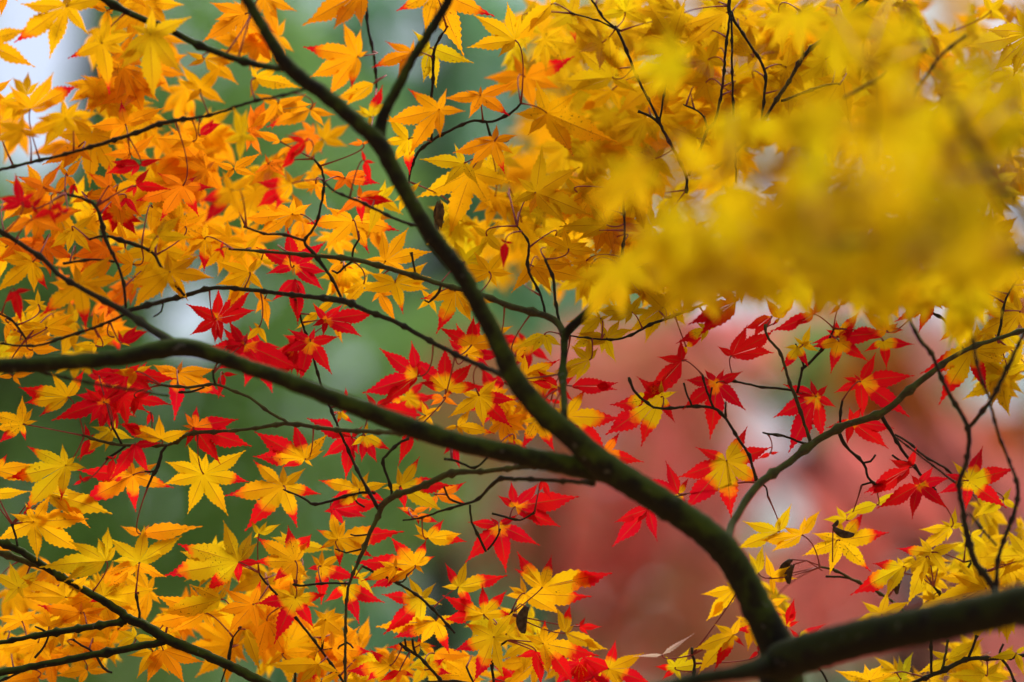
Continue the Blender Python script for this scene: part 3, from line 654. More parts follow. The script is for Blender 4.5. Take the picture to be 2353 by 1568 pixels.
LEAVES[0, 1] = '''
A@-1 168,14 142,0a 124,29a 145,46 182,41b 194,15b 179,4b
D@-2 125,14 156,15 120,24 135,-4 111,20
D@-1 116,25 126,41 111,29 108,36
D@-8 20,29 -2,38 -2,25 34,20 14,2 33,30
A@-5 30,45 -2,56 56,35 76,38 20,62 56,56 40,28
D@-7 46,36 28,45 60,28 52,50
D@-7 57,38 46,47 67,35 51,27
D@-6 30,33 14,30 40,24 36,42
A@-4 40,15 14,4 56,-6 30,36 56,21
O@0 62,5 73,21 54,-6 76,-12 48,26
D@-2 68,13 64,26 71,22 62,18
O@2 80,24 64,30 85,16 96,25 83,34
A@-1 100,15 90,41 82,3 100,-7 112,39 109,20
Y@1 67,55 87,41 54,55 44,71 92,60 60,76 83,76
O@2 114,66 110,45 97,55 129,63 118,70
G@-6 73,104 42,103 66,84 101,85 106,125 80,147b 35,134a 109,98 100,76
G@-3 156,93 195,98 170,120 119,126 117,102 181,78 150,74 166,119
G@2 122,86 100,105 115,70 141,85 104,75
G@-3 30,84 -3,79 -6,112 41,109b 28,112 40,89 8,72
D@-6 14,111 28,109 21,142 10,126 2,122
Y@3 35,123 21,118 35,108 43,120 20,131 50,131
G@0 42,144 32,138 76,150 25,157 69,130 19,141 8,150
O@1 90,150 96,128 85,128 75,147 98,146
G@1 105,153 131,147 84,158 95,145 118,162
Y@-4 145,60 166,40 135,76 150,44 129,60 176,62
O@0 170,51 163,48 181,48 160,61 172,42
G@0 188,63 165,80 187,93b 206,60 174,76 190,44 196,80
G@-8 212,18 181,29c 188,51c 223,45 236,4 204,-1
D@-4 203,72 206,82 195,74 205,64
G@0 229,94 197,83 199,106 213,127 236,79 242,110 209,121
R@0 199,136 171,122 175,151 203,108 230,110 235,130 198,159 206,158
R@-1 216,158 205,143 226,155 232,168 206,170
G@2 238,144 232,139 224,158 246,160
D@-2 112,158 109,146 126,142 136,147
G@3 137,100 120,96 150,92 134,118 146,112
G@2 226,72 205,66 238,58 214,84 240,82
A@1 14,68 -4,60 30,64 2,82 26,80
O@2 8,140 -4,126 22,132 4,158 20,152
G@3 140,34 124,40 150,22 136,56 158,48
'''
LEAVES[1, 1] = '''
O@1 33,40 52,31 36,25 6,28 -12,46 0,61 28,59 46,48
O@0 89,46 46,47a 66,33 61,73 104,77a 132,53a 112,40
R@0 35,87 28,52 64,65 0,70 9,95 65,92 61,111
D@1 36,100 41,142 14,120 47,118
R@-1 64,137 53,122 111,130 98,151 63,153 52,144 80,122
G@0 119,83 115,54 140,52 161,72 97,82 141,96 112,96
G@-2 128,103 102,94 158,85 136,132a 95,112 159,111 161,98
G@3 99,104 80,113 103,96 121,110 80,127
O@2 113,112 130,141 106,121 128,113
G@0 183,111 151,119a 167,151b 204,131 197,140 172,107 221,121
G@3 197,2 146,25 176,61 217,37 239,10 170,-17 210,-24
Y@2 192,84 182,64 214,65 179,72 216,86 190,106 211,101
G@-1 214,93 182,88 200,74 222,108 237,95 189,106 231,70
D@-5 229,66 226,91 237,66 224,62
M@0 198,160 167,144c 199,133c 236,150b 229,158b
A@0 82,7 114,12b 70,21 106,-2 90,20 59,0
A@-4 95,25 126,30d 74,40 97,49c 95,11 116,17
Y@-2 114,25 131,14 136,41 104,61 120,9 100,20
G@-8 33,12 -1,32c -1,11c 45,2 56,15 17,36b 25,-2
O@2 55,12 43,8 66,36 47,21 66,15
O@1 78,85 60,75 90,90a 77,104 64,95
G@2 57,130 37,147 52,121 76,115
G@2 5,82 21,86 -2,71 -6,96
O@3 8,118 11,146 15,120 -6,109 -2,131
O@4 73,142 79,159 87,141
Y@4 182,38 170,52 178,62 192,50 168,34
G@2 160,118 150,108 172,106 148,128 166,132
G@1 220,150 205,140 236,142 214,160
G@2 140,20 126,28 152,10 150,34 130,40
Y@3 212,60 196,50 224,46 204,76 230,78
'''
LEAVES[2, 1] = '''
Y@3 22,20 61,-4 73,41 50,51 -2,31 4,7 28,-22
Y@2 100,17 88,-7 80,17 127,14 95,36 116,-2
Y@2 87,50 70,29 43,50 105,52 60,63 85,40 95,36
G@1 52,72 22,58 48,51 80,75 36,75 70,65
G@2 68,83 50,85 79,78 70,96 58,92
G@-1 20,88 71,98 37,113 -2,112 55,84
O@26 46,104 40,126 80,98 55,94
Y@3 86,90 104,94 76,104 70,86 100,80
Y@0 121,86 115,93 134,108 127,75
Y@0 110,130 94,115 120,113 87,139 77,127 103,142 129,128
Y@1 138,126 106,147 119,106 153,104 147,138 121,158 156,118
Y@0 81,136 50,137 77,128 91,133 57,157 86,146
Y@1 87,154 59,150 100,136 82,139 112,146 70,162
G@0 155,113 139,121 153,105
Y@1 171,99 190,107 155,135a 164,113 181,115 178,91
Y@3 191,98 188,74 200,79 174,76 211,101 190,111
R@-2 206,120 185,107 207,107 159,140 178,136 169,153
Y@1 180,145 168,139 149,158b 189,142 172,158
D@0 155,100 140,104 154,98
R@0 238,134 213,146 221,153
G@3 140,92 120,88 158,86 128,110 152,110
Y@4 60,20 84,8 78,34 50,40
Y@3 205,98 188,90 224,90 196,112 220,112
Y@4 40,60 18,66 62,50 30,84
'''
LEAVES[3, 1] = '''
M@-2 18,106 -2,92c 39,86c 44,109c -3,105c 20,94
D@-1 42,132 4,149 55,109 24,144 36,124
D@-2 66,124 56,133 78,113
M@0 64,152 52,146 62,137 86,130 80,142
M@0 109,147 86,130b 105,127b 126,147 90,156 121,140
D@0 64,153 113,148 82,142 40,158
R@0 151,118 155,102 166,106 118,139 140,150 194,124 160,128
D@0 196,111 196,132 206,110
Y@1 231,130 199,130a 191,149 208,118 229,109 215,158 242,150
D@1 168,148 157,157 180,153 171,144
Y@1 184,158 182,141 201,150 170,170 198,172
M@0 10,136 -3,116c 25,115b 3,143 20,126b
Y@0 32,160 40,142 24,152 48,166
Y@2 12,72 -4,60 30,64 4,86 24,86
Y@4 84,48 60,44 100,40 74,66 92,66
'''
LEAVES[0, 2] = '''
G@0 62,51 17,43b 23,56a 39,70a 50,27 82,26b 62,57
R@-2 95,56 46,71 75,43 120,44 95,73 80,77 111,36
D@-1 115,30 85,27 100,25 161,33 93,38 130,20 141,46
G@-2 125,28 104,30 140,22 115,46 110,25
D@0 125,52 158,58 120,66 141,46 125,69
O@1 164,29 137,22 197,24 204,53b 160,74c 140,33 166,17
G@0 21,76 19,50 29,62 33,73 21,92b -2,94b -12,65 -6,81
Y@0 60,114 28,96a 60,93 73,105 82,116 60,146a 20,156a 7,127a
O@0 122,123 68,120c 100,130b 69,153b 119,159b 156,138a 143,113 115,105
G@0 187,122 173,95 191,101 226,100 229,128a 211,160 171,159 149,131 152,109
A@0 178,79 184,59b 220,69c 232,97d 204,113d 172,97d 169,77 171,65
D@-1 124,95 133,124 99,131 147,93 116,99
G@-1 148,90 113,75b 147,67 178,82 125,86 109,77c
Y@2 102,82 72,105b 86,78 109,70 85,101 126,90 100,101
D@1 82,90 72,110 77,75 86,85
R@-2 225,3 188,7 205,-19 225,-9 280,27 241,26 200,18
D@2 205,30 201,53 218,31 203,27
Y@1 42,138 105,157 70,158 81,140 29,151
G@1 -6,140 28,138 -2,158 -2,132
O@0 -4,118 9,103b 31,114 32,129 -2,131
D@1 75,128 85,123 66,133 72,121
D@1 138,66 133,63 142,75 135,78
D@0 104,108 99,130 98,105 109,103
O@2 12,32 -3,32 20,41 31,28
O@2 45,160 27,155 60,152 34,172
O@1 30,8 8,4 50,-2 24,20 56,8
G@2 88,4 66,2 108,-6 84,14
'''
LEAVES[1, 2] = '''
R@0 50,0 25,9 38,38 70,31 78,-4 30,-11 55,-13
R@0 148,32 113,7 145,-1 97,47 118,57 151,17 141,43
M@-1 174,44 141,13c 172,4c 200,20c 209,41b 150,38c 181,49
M@1 194,12 176,-2c 175,10c 216,5b 215,23c 226,14c 185,-17 206,-22
D@1 110,60 99,47 129,50 156,68 120,71 108,74
G@0 45,108 -2,83c 35,74c 65,84 62,101 51,116 -3,107b 22,116c
G@0 25,133 -5,110a 23,114 45,118 59,142b 39,172b -11,174b -29,140a
D@0 88,88 46,71 60,106 82,128 64,78 93,105 98,78
Y@-1 100,87 125,99b 110,112c 96,111c 87,97 102,74
G@0 95,136 57,126a 86,120 103,120 121,130 119,149c 69,146c 64,158b
Y@-1 133,133 129,115 151,107a 115,136 172,157 181,130c 137,156d
A@1 166,141 194,130a 195,148a 159,158 164,135
D@2 72,154 118,145 61,158 80,172 100,162
G@1 156,68 152,54 171,60 144,78 164,80 168,62
G@0 205,50 222,35 177,71 186,46 239,54c 234,80c 208,80
G@-1 185,78 220,83a 198,62 171,81 191,88
D@1 144,80 131,115 149,92
D@1 180,94 187,118 172,104
D@2 83,52 82,42 88,54 79,53
M@1 78,66 89,76b 70,65b 86,62 75,76b
D@2 238,95 222,96 236,89
A@2 172,52 154,49b 181,44 186,60 159,59
A@3 145,156 129,153a 161,152a 150,167
D@1 228,38 211,33 222,44 236,30
'''
LEAVES[2, 2] = '''
G@1 4,14 16,1 14,21 -3,25
G@0 10,32 45,18a 20,29 42,28 31,36 12,11
Y@0 71,17 53,4 71,-3 80,6 59,38 38,27 42,35
Y@1 84,-6 95,20 54,8 82,12 60,-2
Y@0 30,-6 18,11 36,15 3,5 46,5
R@-1 42,42 22,27 17,36 30,51 58,32 56,56
D@0 55,41 97,44 62,44 98,40
G@0 50,69 68,43a 102,70b 90,107c 44,49 63,86c 38,60
G@0 24,71 7,100b 41,102b 8,75 36,81
A@1 84,103 100,82b 121,110c 98,118 81,97
Y@0 137,51 114,31c 136,36 151,45 148,75c 116,96b 86,87b 90,61b
D@-1 156,18 134,15 157,-3 118,62 125,46 163,17
R@0 188,38 157,35 175,26 194,25 211,28 214,63 184,91 154,61
D@1 202,13 187,5 215,-16 241,-8 241,9 205,17
M@1 160,5 150,14b 176,-6c 158,16
Y@-1 197,110 170,97c 153,126c 160,158c 202,164b 233,136b 241,100c 219,79b
M@0 153,140 114,126d 143,109d 164,126 161,158c 139,158b
R@0 3,152 62,141 25,130 -2,127 44,171 -14,141 26,166
D@0 28,128 36,146 24,140
M@1 2,90 16,101b -7,106c -5,84
D@2 36,54 22,60 48,58
'''
LEAVES[3, 2] = '''
Y@0 27,5 12,28c 38,24c 14,5 41,-1
M@0 65,0 57,30c 93,18c 39,5b 82,-12
Y@1 106,0 108,26c 87,9c 133,4c
R@0 85,37 134,29 131,68 89,72 62,47 71,33 101,10 81,30
R@0 44,51 16,38 40,35 57,40 65,60 51,92 19,103 4,68
R@1 77,74 52,80 74,60d 85,60 111,100 70,95 117,78
Y@1 187,8 139,28b 156,58b 197,47c 227,4 215,21 180,-17
Y@4 217,30 180,56 200,46 239,20 237,-2 190,12
D@1 130,116 134,95 109,108 87,138 95,143 115,131
R@0 139,132 148,113 163,123 161,153 126,161 96,152 128,121
Y@-1 184,128 201,96c 231,117c 223,156c 184,158c 160,142c 165,122c 174,110
Y@0 100,150 68,158 123,136
Y@2 216,146 199,150 226,134 190,162 234,155
D@3 2,103 11,102 -10,108
'''
LEAVES[0, 3] = '''
G@0 31,9 12,1 81,5 75,39 38,44 27,-10 50,-17 -6,26
Y@0 97,45 69,23 93,22 104,12 39,47 62,61 111,28
Y@0 128,46 99,24 133,13 166,21 156,36 100,45
O@2 125,48 153,61 100,71 114,62 94,56 140,60
O@2 130,20 107,15 135,12 186,14 140,26
Y@0 219,46 162,29a 202,9 228,19 149,58a 184,76b 217,68d 235,29 240,48d
Y@1 203,80 209,64 172,68 142,95 170,98 186,85
O@2 188,93 136,101 143,76 171,68 207,96 195,111 155,114
O@1 232,85 199,90 210,113 242,61a 238,111 205,71
Y@0 17,69 10,45 36,51 36,60 24,79 3,85 -10,55
G@1 60,78 23,60 58,51 86,55 23,77 62,83
G@0 95,78 87,53 115,65 146,72 125,89 79,84b 111,61
O@3 74,93 34,86a 73,83 97,90 98,103 49,105 85,111
G@2 20,100 14,86 35,88 -3,95 -3,111 48,95
G@2 45,105 41,88 66,98 29,95 50,116
Y@1 124,115 104,126 147,117 123,102 110,108
G@0 140,128 119,130 126,151 158,148 145,119
O@1 150,127 188,139 171,158 134,157 130,141
G@3 35,120 61,131 -2,126 20,151 48,141 9,131
O@4 85,120 106,129 59,118 90,141 74,136
G@3 80,145 49,150 101,148 70,162 96,134
O@3 35,152 -2,158 49,150 30,167
O@2 -4,30 12,35 -6,46
Y@2 225,108 238,116 221,119 241,146
O@1 55,-12 83,15 70,0
O@3 108,108 96,98 122,106 100,124
'''
LEAVES[1, 3] = '''
G@0 36,45 -2,24a 27,13b 51,20b 48,27 -3,47a 48,61 15,64b 40,71
G@0 75,25 57,15a 70,-4a 136,16b 59,33a 109,42a 78,50b 84,6
G@1 60,50 50,40 60,35 79,38 60,86c 95,63c 46,53c
G@0 146,49 123,21b 158,24b 165,39a 155,55 91,43c 105,69b 120,66a
G@-2 128,51 97,65a 136,55c 112,45 128,41 120,66
Y@0 36,79 65,78b 53,108c 15,121c -2,85c 14,72 30,65 46,68
G@0 158,24 146,10 172,5b 189,18 194,26b 145,21
R@0 223,12 194,9 191,46 232,56 215,5 241,3 262,29
Y@0 186,69 173,48c 194,45 231,57b 212,70 170,70 199,91c
G@-1 209,94 209,66c 231,73b 171,77c 236,93b 171,100c 190,100 200,85
Y@1 152,80 140,60 164,66 114,79c 118,115c 171,86 150,111 134,72
G@2 165,100 179,132b 150,125 193,100b 126,117b 109,103 140,100
G@0 64,99 53,88 74,86 82,92 60,121 86,115 52,105
O@2 70,125 96,107 106,131a 47,121 68,108 90,142
O@2 10,100 -3,85 26,111 30,136 -3,141 21,94
G@3 25,130 9,141 56,128 58,146 30,115
G@1 57,140 9,140 58,125 40,158 60,152 80,144
G@-1 123,141 126,126 103,128c 82,148b 129,151 99,158b 134,146
G@0 150,122 150,113c 119,124b 166,123a 140,139
G@0 155,145 174,134b 180,148b 144,142 150,156 160,134
A@0 132,146 112,156d 146,150c 130,160
Y@0 218,115 181,126b 192,100a 236,89 202,157b 225,151 215,94 237,115
G@1 82,68 62,85c 118,85c 96,103c 74,62
Y@2 94,60 88,48 106,54 108,78 84,56
G@1 60,156 46,147c 79,147 70,166
Y@1 228,156 238,150 222,168
O@3 164,130 200,132 148,120 172,146
Y@2 35,30 14,23 22,17 51,20c 70,35
Y@1 3,20 10,9 23,12 -3,25 -6,8
A@2 148,4 134,-2c 162,2b 150,12c 168,10b
'''
LEAVES[2, 3] = '''
G@-1 28,69 3,39b 37,41b 92,53b 87,61b 2,55a
G@0 12,75 8,60 74,78a 46,97 -3,70 4,97 -6,80
G@0 29,121 30,97a 47,104 10,110 81,130b 60,158c 33,148
D@-1 22,128 4,134 28,160 35,145
Y@-1 49,111 54,86b 42,88 88,126 58,105 80,127
D@0 62,105 83,106 58,103 70,114 68,97
G@0 89,144 63,131d 96,117c 123,132 130,158c 104,166 80,166c
D@1 75,151 67,137 62,156 92,158 82,144
P@-1 138,131 168,112 112,134
Y@1 150,143 140,132 164,125 131,142c 138,154c 185,140 156,156
Y@0 203,113 184,100 209,92 165,123 168,146 212,122c 184,144c 190,126
G@0 205,70 174,77 178,100 184,98 211,55 197,65
Y@1 238,108 203,108b 224,102
D@1 226,128 217,136 231,115
D@0 125,-3 93,8 94,35 133,28 115,10
Y@1 226,56 217,37 231,30 213,58
Y@0 -5,112 5,99 10,121
'''
LEAVES[3, 3] = '''
Y@0 9,18 22,-8 8,3 -24,10 -30,36 -3,26
G@0 31,21 13,14 48,-3 33,3 4,37 -6,28
G@0 66,26 68,6 91,2a 112,20a 94,57a 56,58 32,41 42,20
Y@0 72,7 49,6 86,-3 60,-6
Y@1 168,14 141,18 160,8 175,-4 139,39 166,28 183,12
Y@1 150,37 118,35b 138,22 178,30 167,60 135,40
Y@0 124,50 93,44b 74,76b 104,76 116,39 136,44
Y@0 145,42 133,89 151,50 127,51 141,66
Y@0 104,94 85,82 110,71 81,99 131,82 94,106 121,98 82,106
Y@2 200,70 142,87 170,59 191,50 206,91 149,95
Y@3 238,40 194,40 221,15 215,61 204,51
M@0 17,105 24,79d 7,89b 26,90 28,99
Y@0 28,116 52,102c 20,107d 26,121
G@1 3,60 -2,37 20,50 5,76 27,62
G@0 93,155 62,146 88,138 104,138 116,148 74,160
L@1 122,153 135,130 122,134 104,158 134,156
Y@2 165,135 149,128 201,118 139,151 191,130
Y@2 200,150 162,150 187,140 216,138 226,156
Y@2 228,130 202,133 238,120 236,151
Y@2 186,22 172,10 200,14 176,36 204,34
'''
TINT = {'Y': (.66, .455, .005), 'G': (.79, .445, .004), 'O': (.84, .345, .004), 'A': (.82, .22, .006), 'R': (.72, .34, .006),
        'D': (.50, .004, .01), 'M': (.74, .38, .004), 'P': (.52, .42, .30), 'L': (.45, .50, .01), 'F': (.60, .45, .004)}
THR = {'Y': 2, 'G': 2, 'O': 2, 'A': .92, 'R': .16, 'D': -.5, 'M': .45, 'P': 1.3, 'L': 2, 'F': 2}
SUF = {'a': .80, 'b': .62, 'c': .40, 'd': -.1}
LABEL = {'R': 'red leaf with a small yellow heart', 'D': 'deep red leaf', 'M': 'yellow leaf with red lobes', 'P': 'pale pinkish leaf', 'L': 'bright yellow green leaf'}

def build_leaf(u, v, dz, tips, code, size_hint=None, detail=1):
    """tips: (du, dv, threshold or None, depth of tip in metres or None), picture units at depth S+dz -> V, F, attrs (world space)"""
    d = S + dz; kk = K * d
    c = at(u, v, d)
    T = []
    for (a, b, th, zt) in tips:
        x = a * kk; y = -b * kk
        T.append([math.atan2(y, x), math.hypot(x, y), th, zt])
    T.sort(); n = len(T)
    Lm = max(t[1] for t in T)
    # lobes that look short lean towards or away from the lens
    sg = random.choice((-1, 1)); droop = random.uniform(-.10, .16) if random.random() < .7 else random.choice((-1, 1)) * random.uniform(.25, .5)
    for t in T:
        if t[3] is None:
            e = Lm * random.uniform(.72, .95); de = math.sqrt(max(0, e * e - t[1] * t[1]))
            t[3] = sg * min(de, .5 * Lm) * .6 + droop * t[1]
    V = []; F = []; al = []; ac = []; rd = []; base0 = THR[code]
    def P(x, y, z): V.append(c + RGT * x + UPV * y + FWD * z)
    nt_ = (8 if n > 3 else 10) if detail else 4
    steps = nt_ * 2
    gaps = []
    for k in range(n):
        g = (T[(k + 1) % n][0] - T[k][0]) % (2 * math.pi)
        if n == 1 or g == 0: g = 2 * math.pi
        gaps.append(g)
    jig = [random.uniform(.85, 1.15) for _ in range(n)]
    for k in range(n):
        th, L, thr, zt = T[k]
        if thr is None: thr = base0 + random.uniform(-.12, .12)
        dx, dy = math.cos(th), math.sin(th)
        ci = len(V); P(0, 0, 0); al.append(0); ac.append(.5); rd.append(-thr)
        curve = random.uniform(-.05, .05)
        for side in (1, -1):
            g = gaps[k] if side == 1 else gaps[k - 1]
            Lo = T[(k + side) % n][1]; zo = T[(k + side) % n][3]; jj = jig[k] if side == 1 else jig[k - 1]
            if g < R(95):
                r = .38 * min(L, Lo * 1.25) * (R(42) / max(g, R(26))) ** .55 * jj
                ang = th + side * g / 2; zs = .5 * (zt + zo) * (r / Lm) ** 1.2
            else:
                r = .20 * L; ang = th + side * R(40); zs = zt * .13
            sx, sy = r * math.cos(ang), r * math.sin(ang)
            a0 = max(.05, (sx * dx + sy * dy) / L); w0 = abs(-sx * dy + sy * dx)
            m0 = len(V)
            rows = []
            narrow = max(0.0, .155 * L - w0)
            for i in range(steps + 1):
                t = i / steps
                a = a0 + (1 - a0) * t
                w = w0 * (1 - t) ** 1.0
                bulge = (.047 * L + narrow * .68) * math.sin(math.pi * min(1, t ** .8)) * (1 - t * .75) * 1.25
                w = w + bulge
                if t > .42: w *= 1 - .60 * ((t - .42) / .58)
                if code == 'P': w *= .35
                if 0 < i < steps and detail:
                    am = .025 * L * (1 - .55 * t)
                    if i % 2: w += am * random.uniform(.5, 1.1); a += .008
                    else: w -= am * random.uniform(.2, .7)
                w = max(w, 0)
                if i == steps: w = 0
                bend = curve * L * a * a * 1.2
                mz = zt * a ** 1.4
                fold = w * .28 * (1 - .4 * a)
                am_ = a if i else a * .55
                mx, my = dx * L * am_ - dy * bend, dy * L * am_ + dx * bend
                ex, ey = dx * L * a - dy * (bend + side * w), dy * L * a + dx * (bend + side * w)
                ez = mz - fold + math.sin(a * 9 + k) * .010 * L
                if i == 0: ez = zs - .02 * L
                P(mx, my, zt * am_ ** 1.4); al.append(am_); ac.append(0); rd.append(am_ - thr)
                P(ex, ey, ez); al.append(a); ac.append(1); rd.append(a - thr + (.07 if i else 0))
            q = m0
            F.append((ci, q, q + 1) if side == -1 else (ci, q + 1, q))
            for i in range(steps):
                a_, b_, c_, d_ = q + 2 * i, q + 2 * i + 1, q + 2 * i + 3, q + 2 * i + 2
                F.append((a_, d_, c_, b_) if side == -1 else (a_, b_, c_, d_))
    j = random.uniform(.88, 1.10)
    tc = TINT[code]; gj = random.uniform(.90, 1.10)
    tint = (min(.85, tc[0] * j), tc[1] * j * gj, tc[2])
    spot = random.choice((-.06, -.02, .02, .06, .16 if code in 'GOY' else .0))
    return c, V, F, al, ac, rd, tint, spot, Lm, T

ALL = []      # leaf records: key, size, geometry, stalk
def nearest(u, v, dz, keys=None):
    best = None
    for (a, b, z, k) in NODES:
        if keys and k not in keys: continue
        q = (a - u) ** 2 + (b - v) ** 2 + ((z - dz) * 1100) ** 2
        if best is None or q < best[0]: best = (q, a, b, z, k)
    return best

def add_leaf(u, v, dz, tips, code, key=None, detail=1, stalk=True, shown=1.0):
    c, V, F, al, ac, rd, tint, spot, Lm, T = build_leaf(u, v, dz, tips, code, None, detail)
    nb = nearest(u, v, dz, (key,) if key else None)
    k = key or nb[4]
    st = None
    if stalk is None: stalk = nb[0] < 150 ** 2
    if stalk:
        # the stalk leaves on the side where there is no lobe, then bends to the twig
        sx = -sum(math.cos(t[0]) * t[1] for t in T); sy = -sum(math.sin(t[0]) * t[1] for t in T)
        o = Vector((sx, sy)); o = o.normalized() if o.length > 1e-6 else Vector((0, 1))
        dist = math.sqrt((nb[1] - u) ** 2 + (nb[2] - v) ** 2)
        if dist < 190:
            e = at(nb[1], nb[2], S + nb[3])
        else:
            a = Vector((nb[1] - u, -(nb[2] - v))).normalized() * .5 + o * .6
            e = c + (RGT * a.x + UPV * a.y) * (.045) + FWD * random.uniform(.0, .03)
        m = c + (RGT * o.x + UPV * o.y) * ((e - c).length * .22) + FWD * random.uniform(-.008, .012)
        pts = [c * ((1 - t) ** 2) + m * (2 * t * (1 - t)) + e * (t * t) for t in [i / 7 for i in range(8)]]
        g = G(); r0 = .00058
        g.tube(pts, [r0 * 1.5, r0 * 1.05, r0, r0, r0, r0, r0 * 1.2, r0 * (1.9 if dist < 190 else .8)], 5)
        st = g
    ALL.append(dict(key=k, size=Lm * Lm * len(T) * shown, c=c, V=V, F=F, al=al, ac=ac, rd=rd, tint=tint, spot=spot, st=st, code=code))

random.seed(11)
for (ti, tj), txt in LEAVES.items():
    for line in txt.strip().splitlines():
        w = line.split(); hd = w[0].split('@'); code = hd[0]; dz = float(hd[1]) * .01 if len(hd) > 1 else 0
        if tj == 0: dz += .035 if ti >= 2 else -.045
        if tj == 1 and ti == 0: dz -= .015
        dz += random.uniform(-.012, .012)
        cx, cy = (float(x) for x in w[1].split(','))
        tips = []
        for s in w[2:]:
            th = None
            if s[-1] in SUF: th = SUF[s[-1]] + random.uniform(-.06, .06); s = s[:-1]
            x, y = (float(q) for q in s.split(','))
            tips.append(((x - cx) * 2.502, (y - cy) * 2.502, th, None))
        add_leaf(588.25 * ti + cx * 2.502, 392.3 * tj + cy * 2.502, dz, tips, code)

# leaves further back in the spray, seen between the others
CAN = [(0, 1), (38, .95), (-38, .95), (78, .78), (-78, .78), (124, .46), (-124, .46)]
def random_tips(L):
    rot = R(270 + random.gauss(0, 55)); tilt = random.uniform(0, math.pi); sq = random.uniform(.42, 1.0)
    lean = random.choice((-1, 1)) * math.sqrt(1 - sq * sq)
    out = []
    for a, l in CAN:
        l *= L * random.uniform(.9, 1.08); q = rot + R(a + random.gauss(0, 4))
        x, y = l * math.cos(q), l * math.sin(q)
        p = x * math.cos(tilt) + y * math.sin(tilt); o = -x * math.sin(tilt) + y * math.cos(tilt)
        z = o * lean * K * S + (random.uniform(-.05, .12) * l * K * S); o *= sq
        out.append((p * math.cos(tilt) - o * math.sin(tilt), -(p * math.sin(tilt) + o * math.cos(tilt)), None, z))
    return out

FILL = [  # u, v, ru, rv, count, codes, near, far, lobe length
    (2285, 1270, 75, 120, 9, 'Y', .02, .1, 100), (2310, 830, 50, 70, 5, 'Y', .02, .1, 100), (2120, 1330, 90, 50, 4, 'Y', .02, .08, 85),
    (1260, 440, 110, 110, 6, 'G', .3, .6, 120), (620, 800, 90, 30, 3, 'RD', .02, .06, 105), (250, 900, 110, 40, 4, 'RD', .02, .07, 100),
    (190, 250, 190, 60, 8, 'GGO', .04, .14, 118), (360, 190, 150, 60, 6, 'GO', .04, .14, 112), (1490, 645, 120, 55, 10, 'Y', .02, .1, 95), (1380, 600, 100, 60, 5, 'Y', .02, .1, 95), (560, 60, 100, 60, 3, 'O', .04, .1, 110),
    (250, 330, 270, 90, 10, 'GOO', .05, .16, 118), (330, 60, 130, 70, 5, 'GOO', .04, .14, 115),
    (170, 560, 190, 150, 14, 'GGOOA', .03, .13, 115), (470, 470, 230, 110, 14, 'OGOM', .03, .13, 112), (650, 350, 130, 110, 7, 'OGA', .03, .12, 90),
    (780, 580, 190, 90, 7, 'GGO', .03, .11, 95), (120, 770, 140, 50, 8, 'GYO', .03, .1, 95), (1130, 460, 120, 130, 12, 'YGY', .05, .16, 100),
    (1500, 110, 330, 150, 28, 'YYG', .05, .20, 105), (1430, 300, 170, 100, 16, 'YYG', .05, .2, 105), (1330, 520, 190, 110, 20, 'YGY', .03, .13, 100),
    (1850, 330, 480, 320, 55, 'YYYG', .03, .20, 105), (1560, 560, 150, 70, 10, 'YYG', .03, .12, 95), (1900, 600, 420, 60, 20, 'YYG', .03, .14, 95),
    (1740, 270, 200, 60, 12, 'Y', .06, .25, 105), (2300, 300, 80, 200, 9, 'Y', .06, .25, 105), (1750, 70, 620, 110, 30, 'YYGY', .06, .3, 110), (2050, 190, 320, 150, 34, 'YYFY', .10, .45, 110), (1900, 40, 450, 60, 16, 'YYG', .05, .2, 105), (2250, 350, 110, 250, 16, 'YYF', .03, .2, 105), (2270, 640, 80, 40, 5, 'YG', .03, .1, 90),
    (140, 1420, 150, 130, 18, 'GGO', .03, .13, 112), (340, 1370, 120, 70, 6, 'GO', .04, .12, 90), (610, 1420, 110, 110, 10, 'GO', .03, .12, 112), (560, 1290, 130, 40, 5, 'GYO', .03, .1, 90),
    (720, 1500, 150, 60, 10, 'GO', .04, .14, 95), (950, 1540, 220, 40, 10, 'GOY', .03, .1, 90), (1170, 1470, 70, 90, 6, 'GY', .03, .1, 90),
    (1290, 1540, 160, 30, 6, 'GMD', .02, .08, 90), (2270, 1330, 80, 110, 12, 'Y', .03, .14, 95), (2200, 1540, 150, 40, 9, 'Y', .03, .12, 95), (2290, 820, 60, 70, 5, 'Y', .03, .1, 95),
    (1760, 1390, 60, 70, 4, 'YG', .03, .1, 85), (900, 930, 60, 30, 2, 'M', .03, .08, 85), (1130, 930, 110, 40, 5, 'GMO', .03, .1, 85), (1220, 840, 50, 60, 3, 'GM', .04, .1, 85),
    (1260, 380, 140, 170, 9, 'GGO', .35, .65, 110), (1340, 240, 200, 130, 8, 'GGY', .4, .7, 110), (1180, 560, 80, 60, 3, 'G', .3, .5, 105)]
random.seed(23)
for (u, v, ru, rv, n, codes, z0, z1, L) in FILL:
    for _ in range(n):
        a = random.uniform(0, 6.2832); r = math.sqrt(random.random())
        add_leaf(u + ru * r * math.cos(a), v + rv * r * math.sin(a), random.uniform(z0, z1), random_tips(L * random.uniform(.68, 1.16)), random.choice(codes), stalk=None if random.random() < .5 else False, shown=.55)
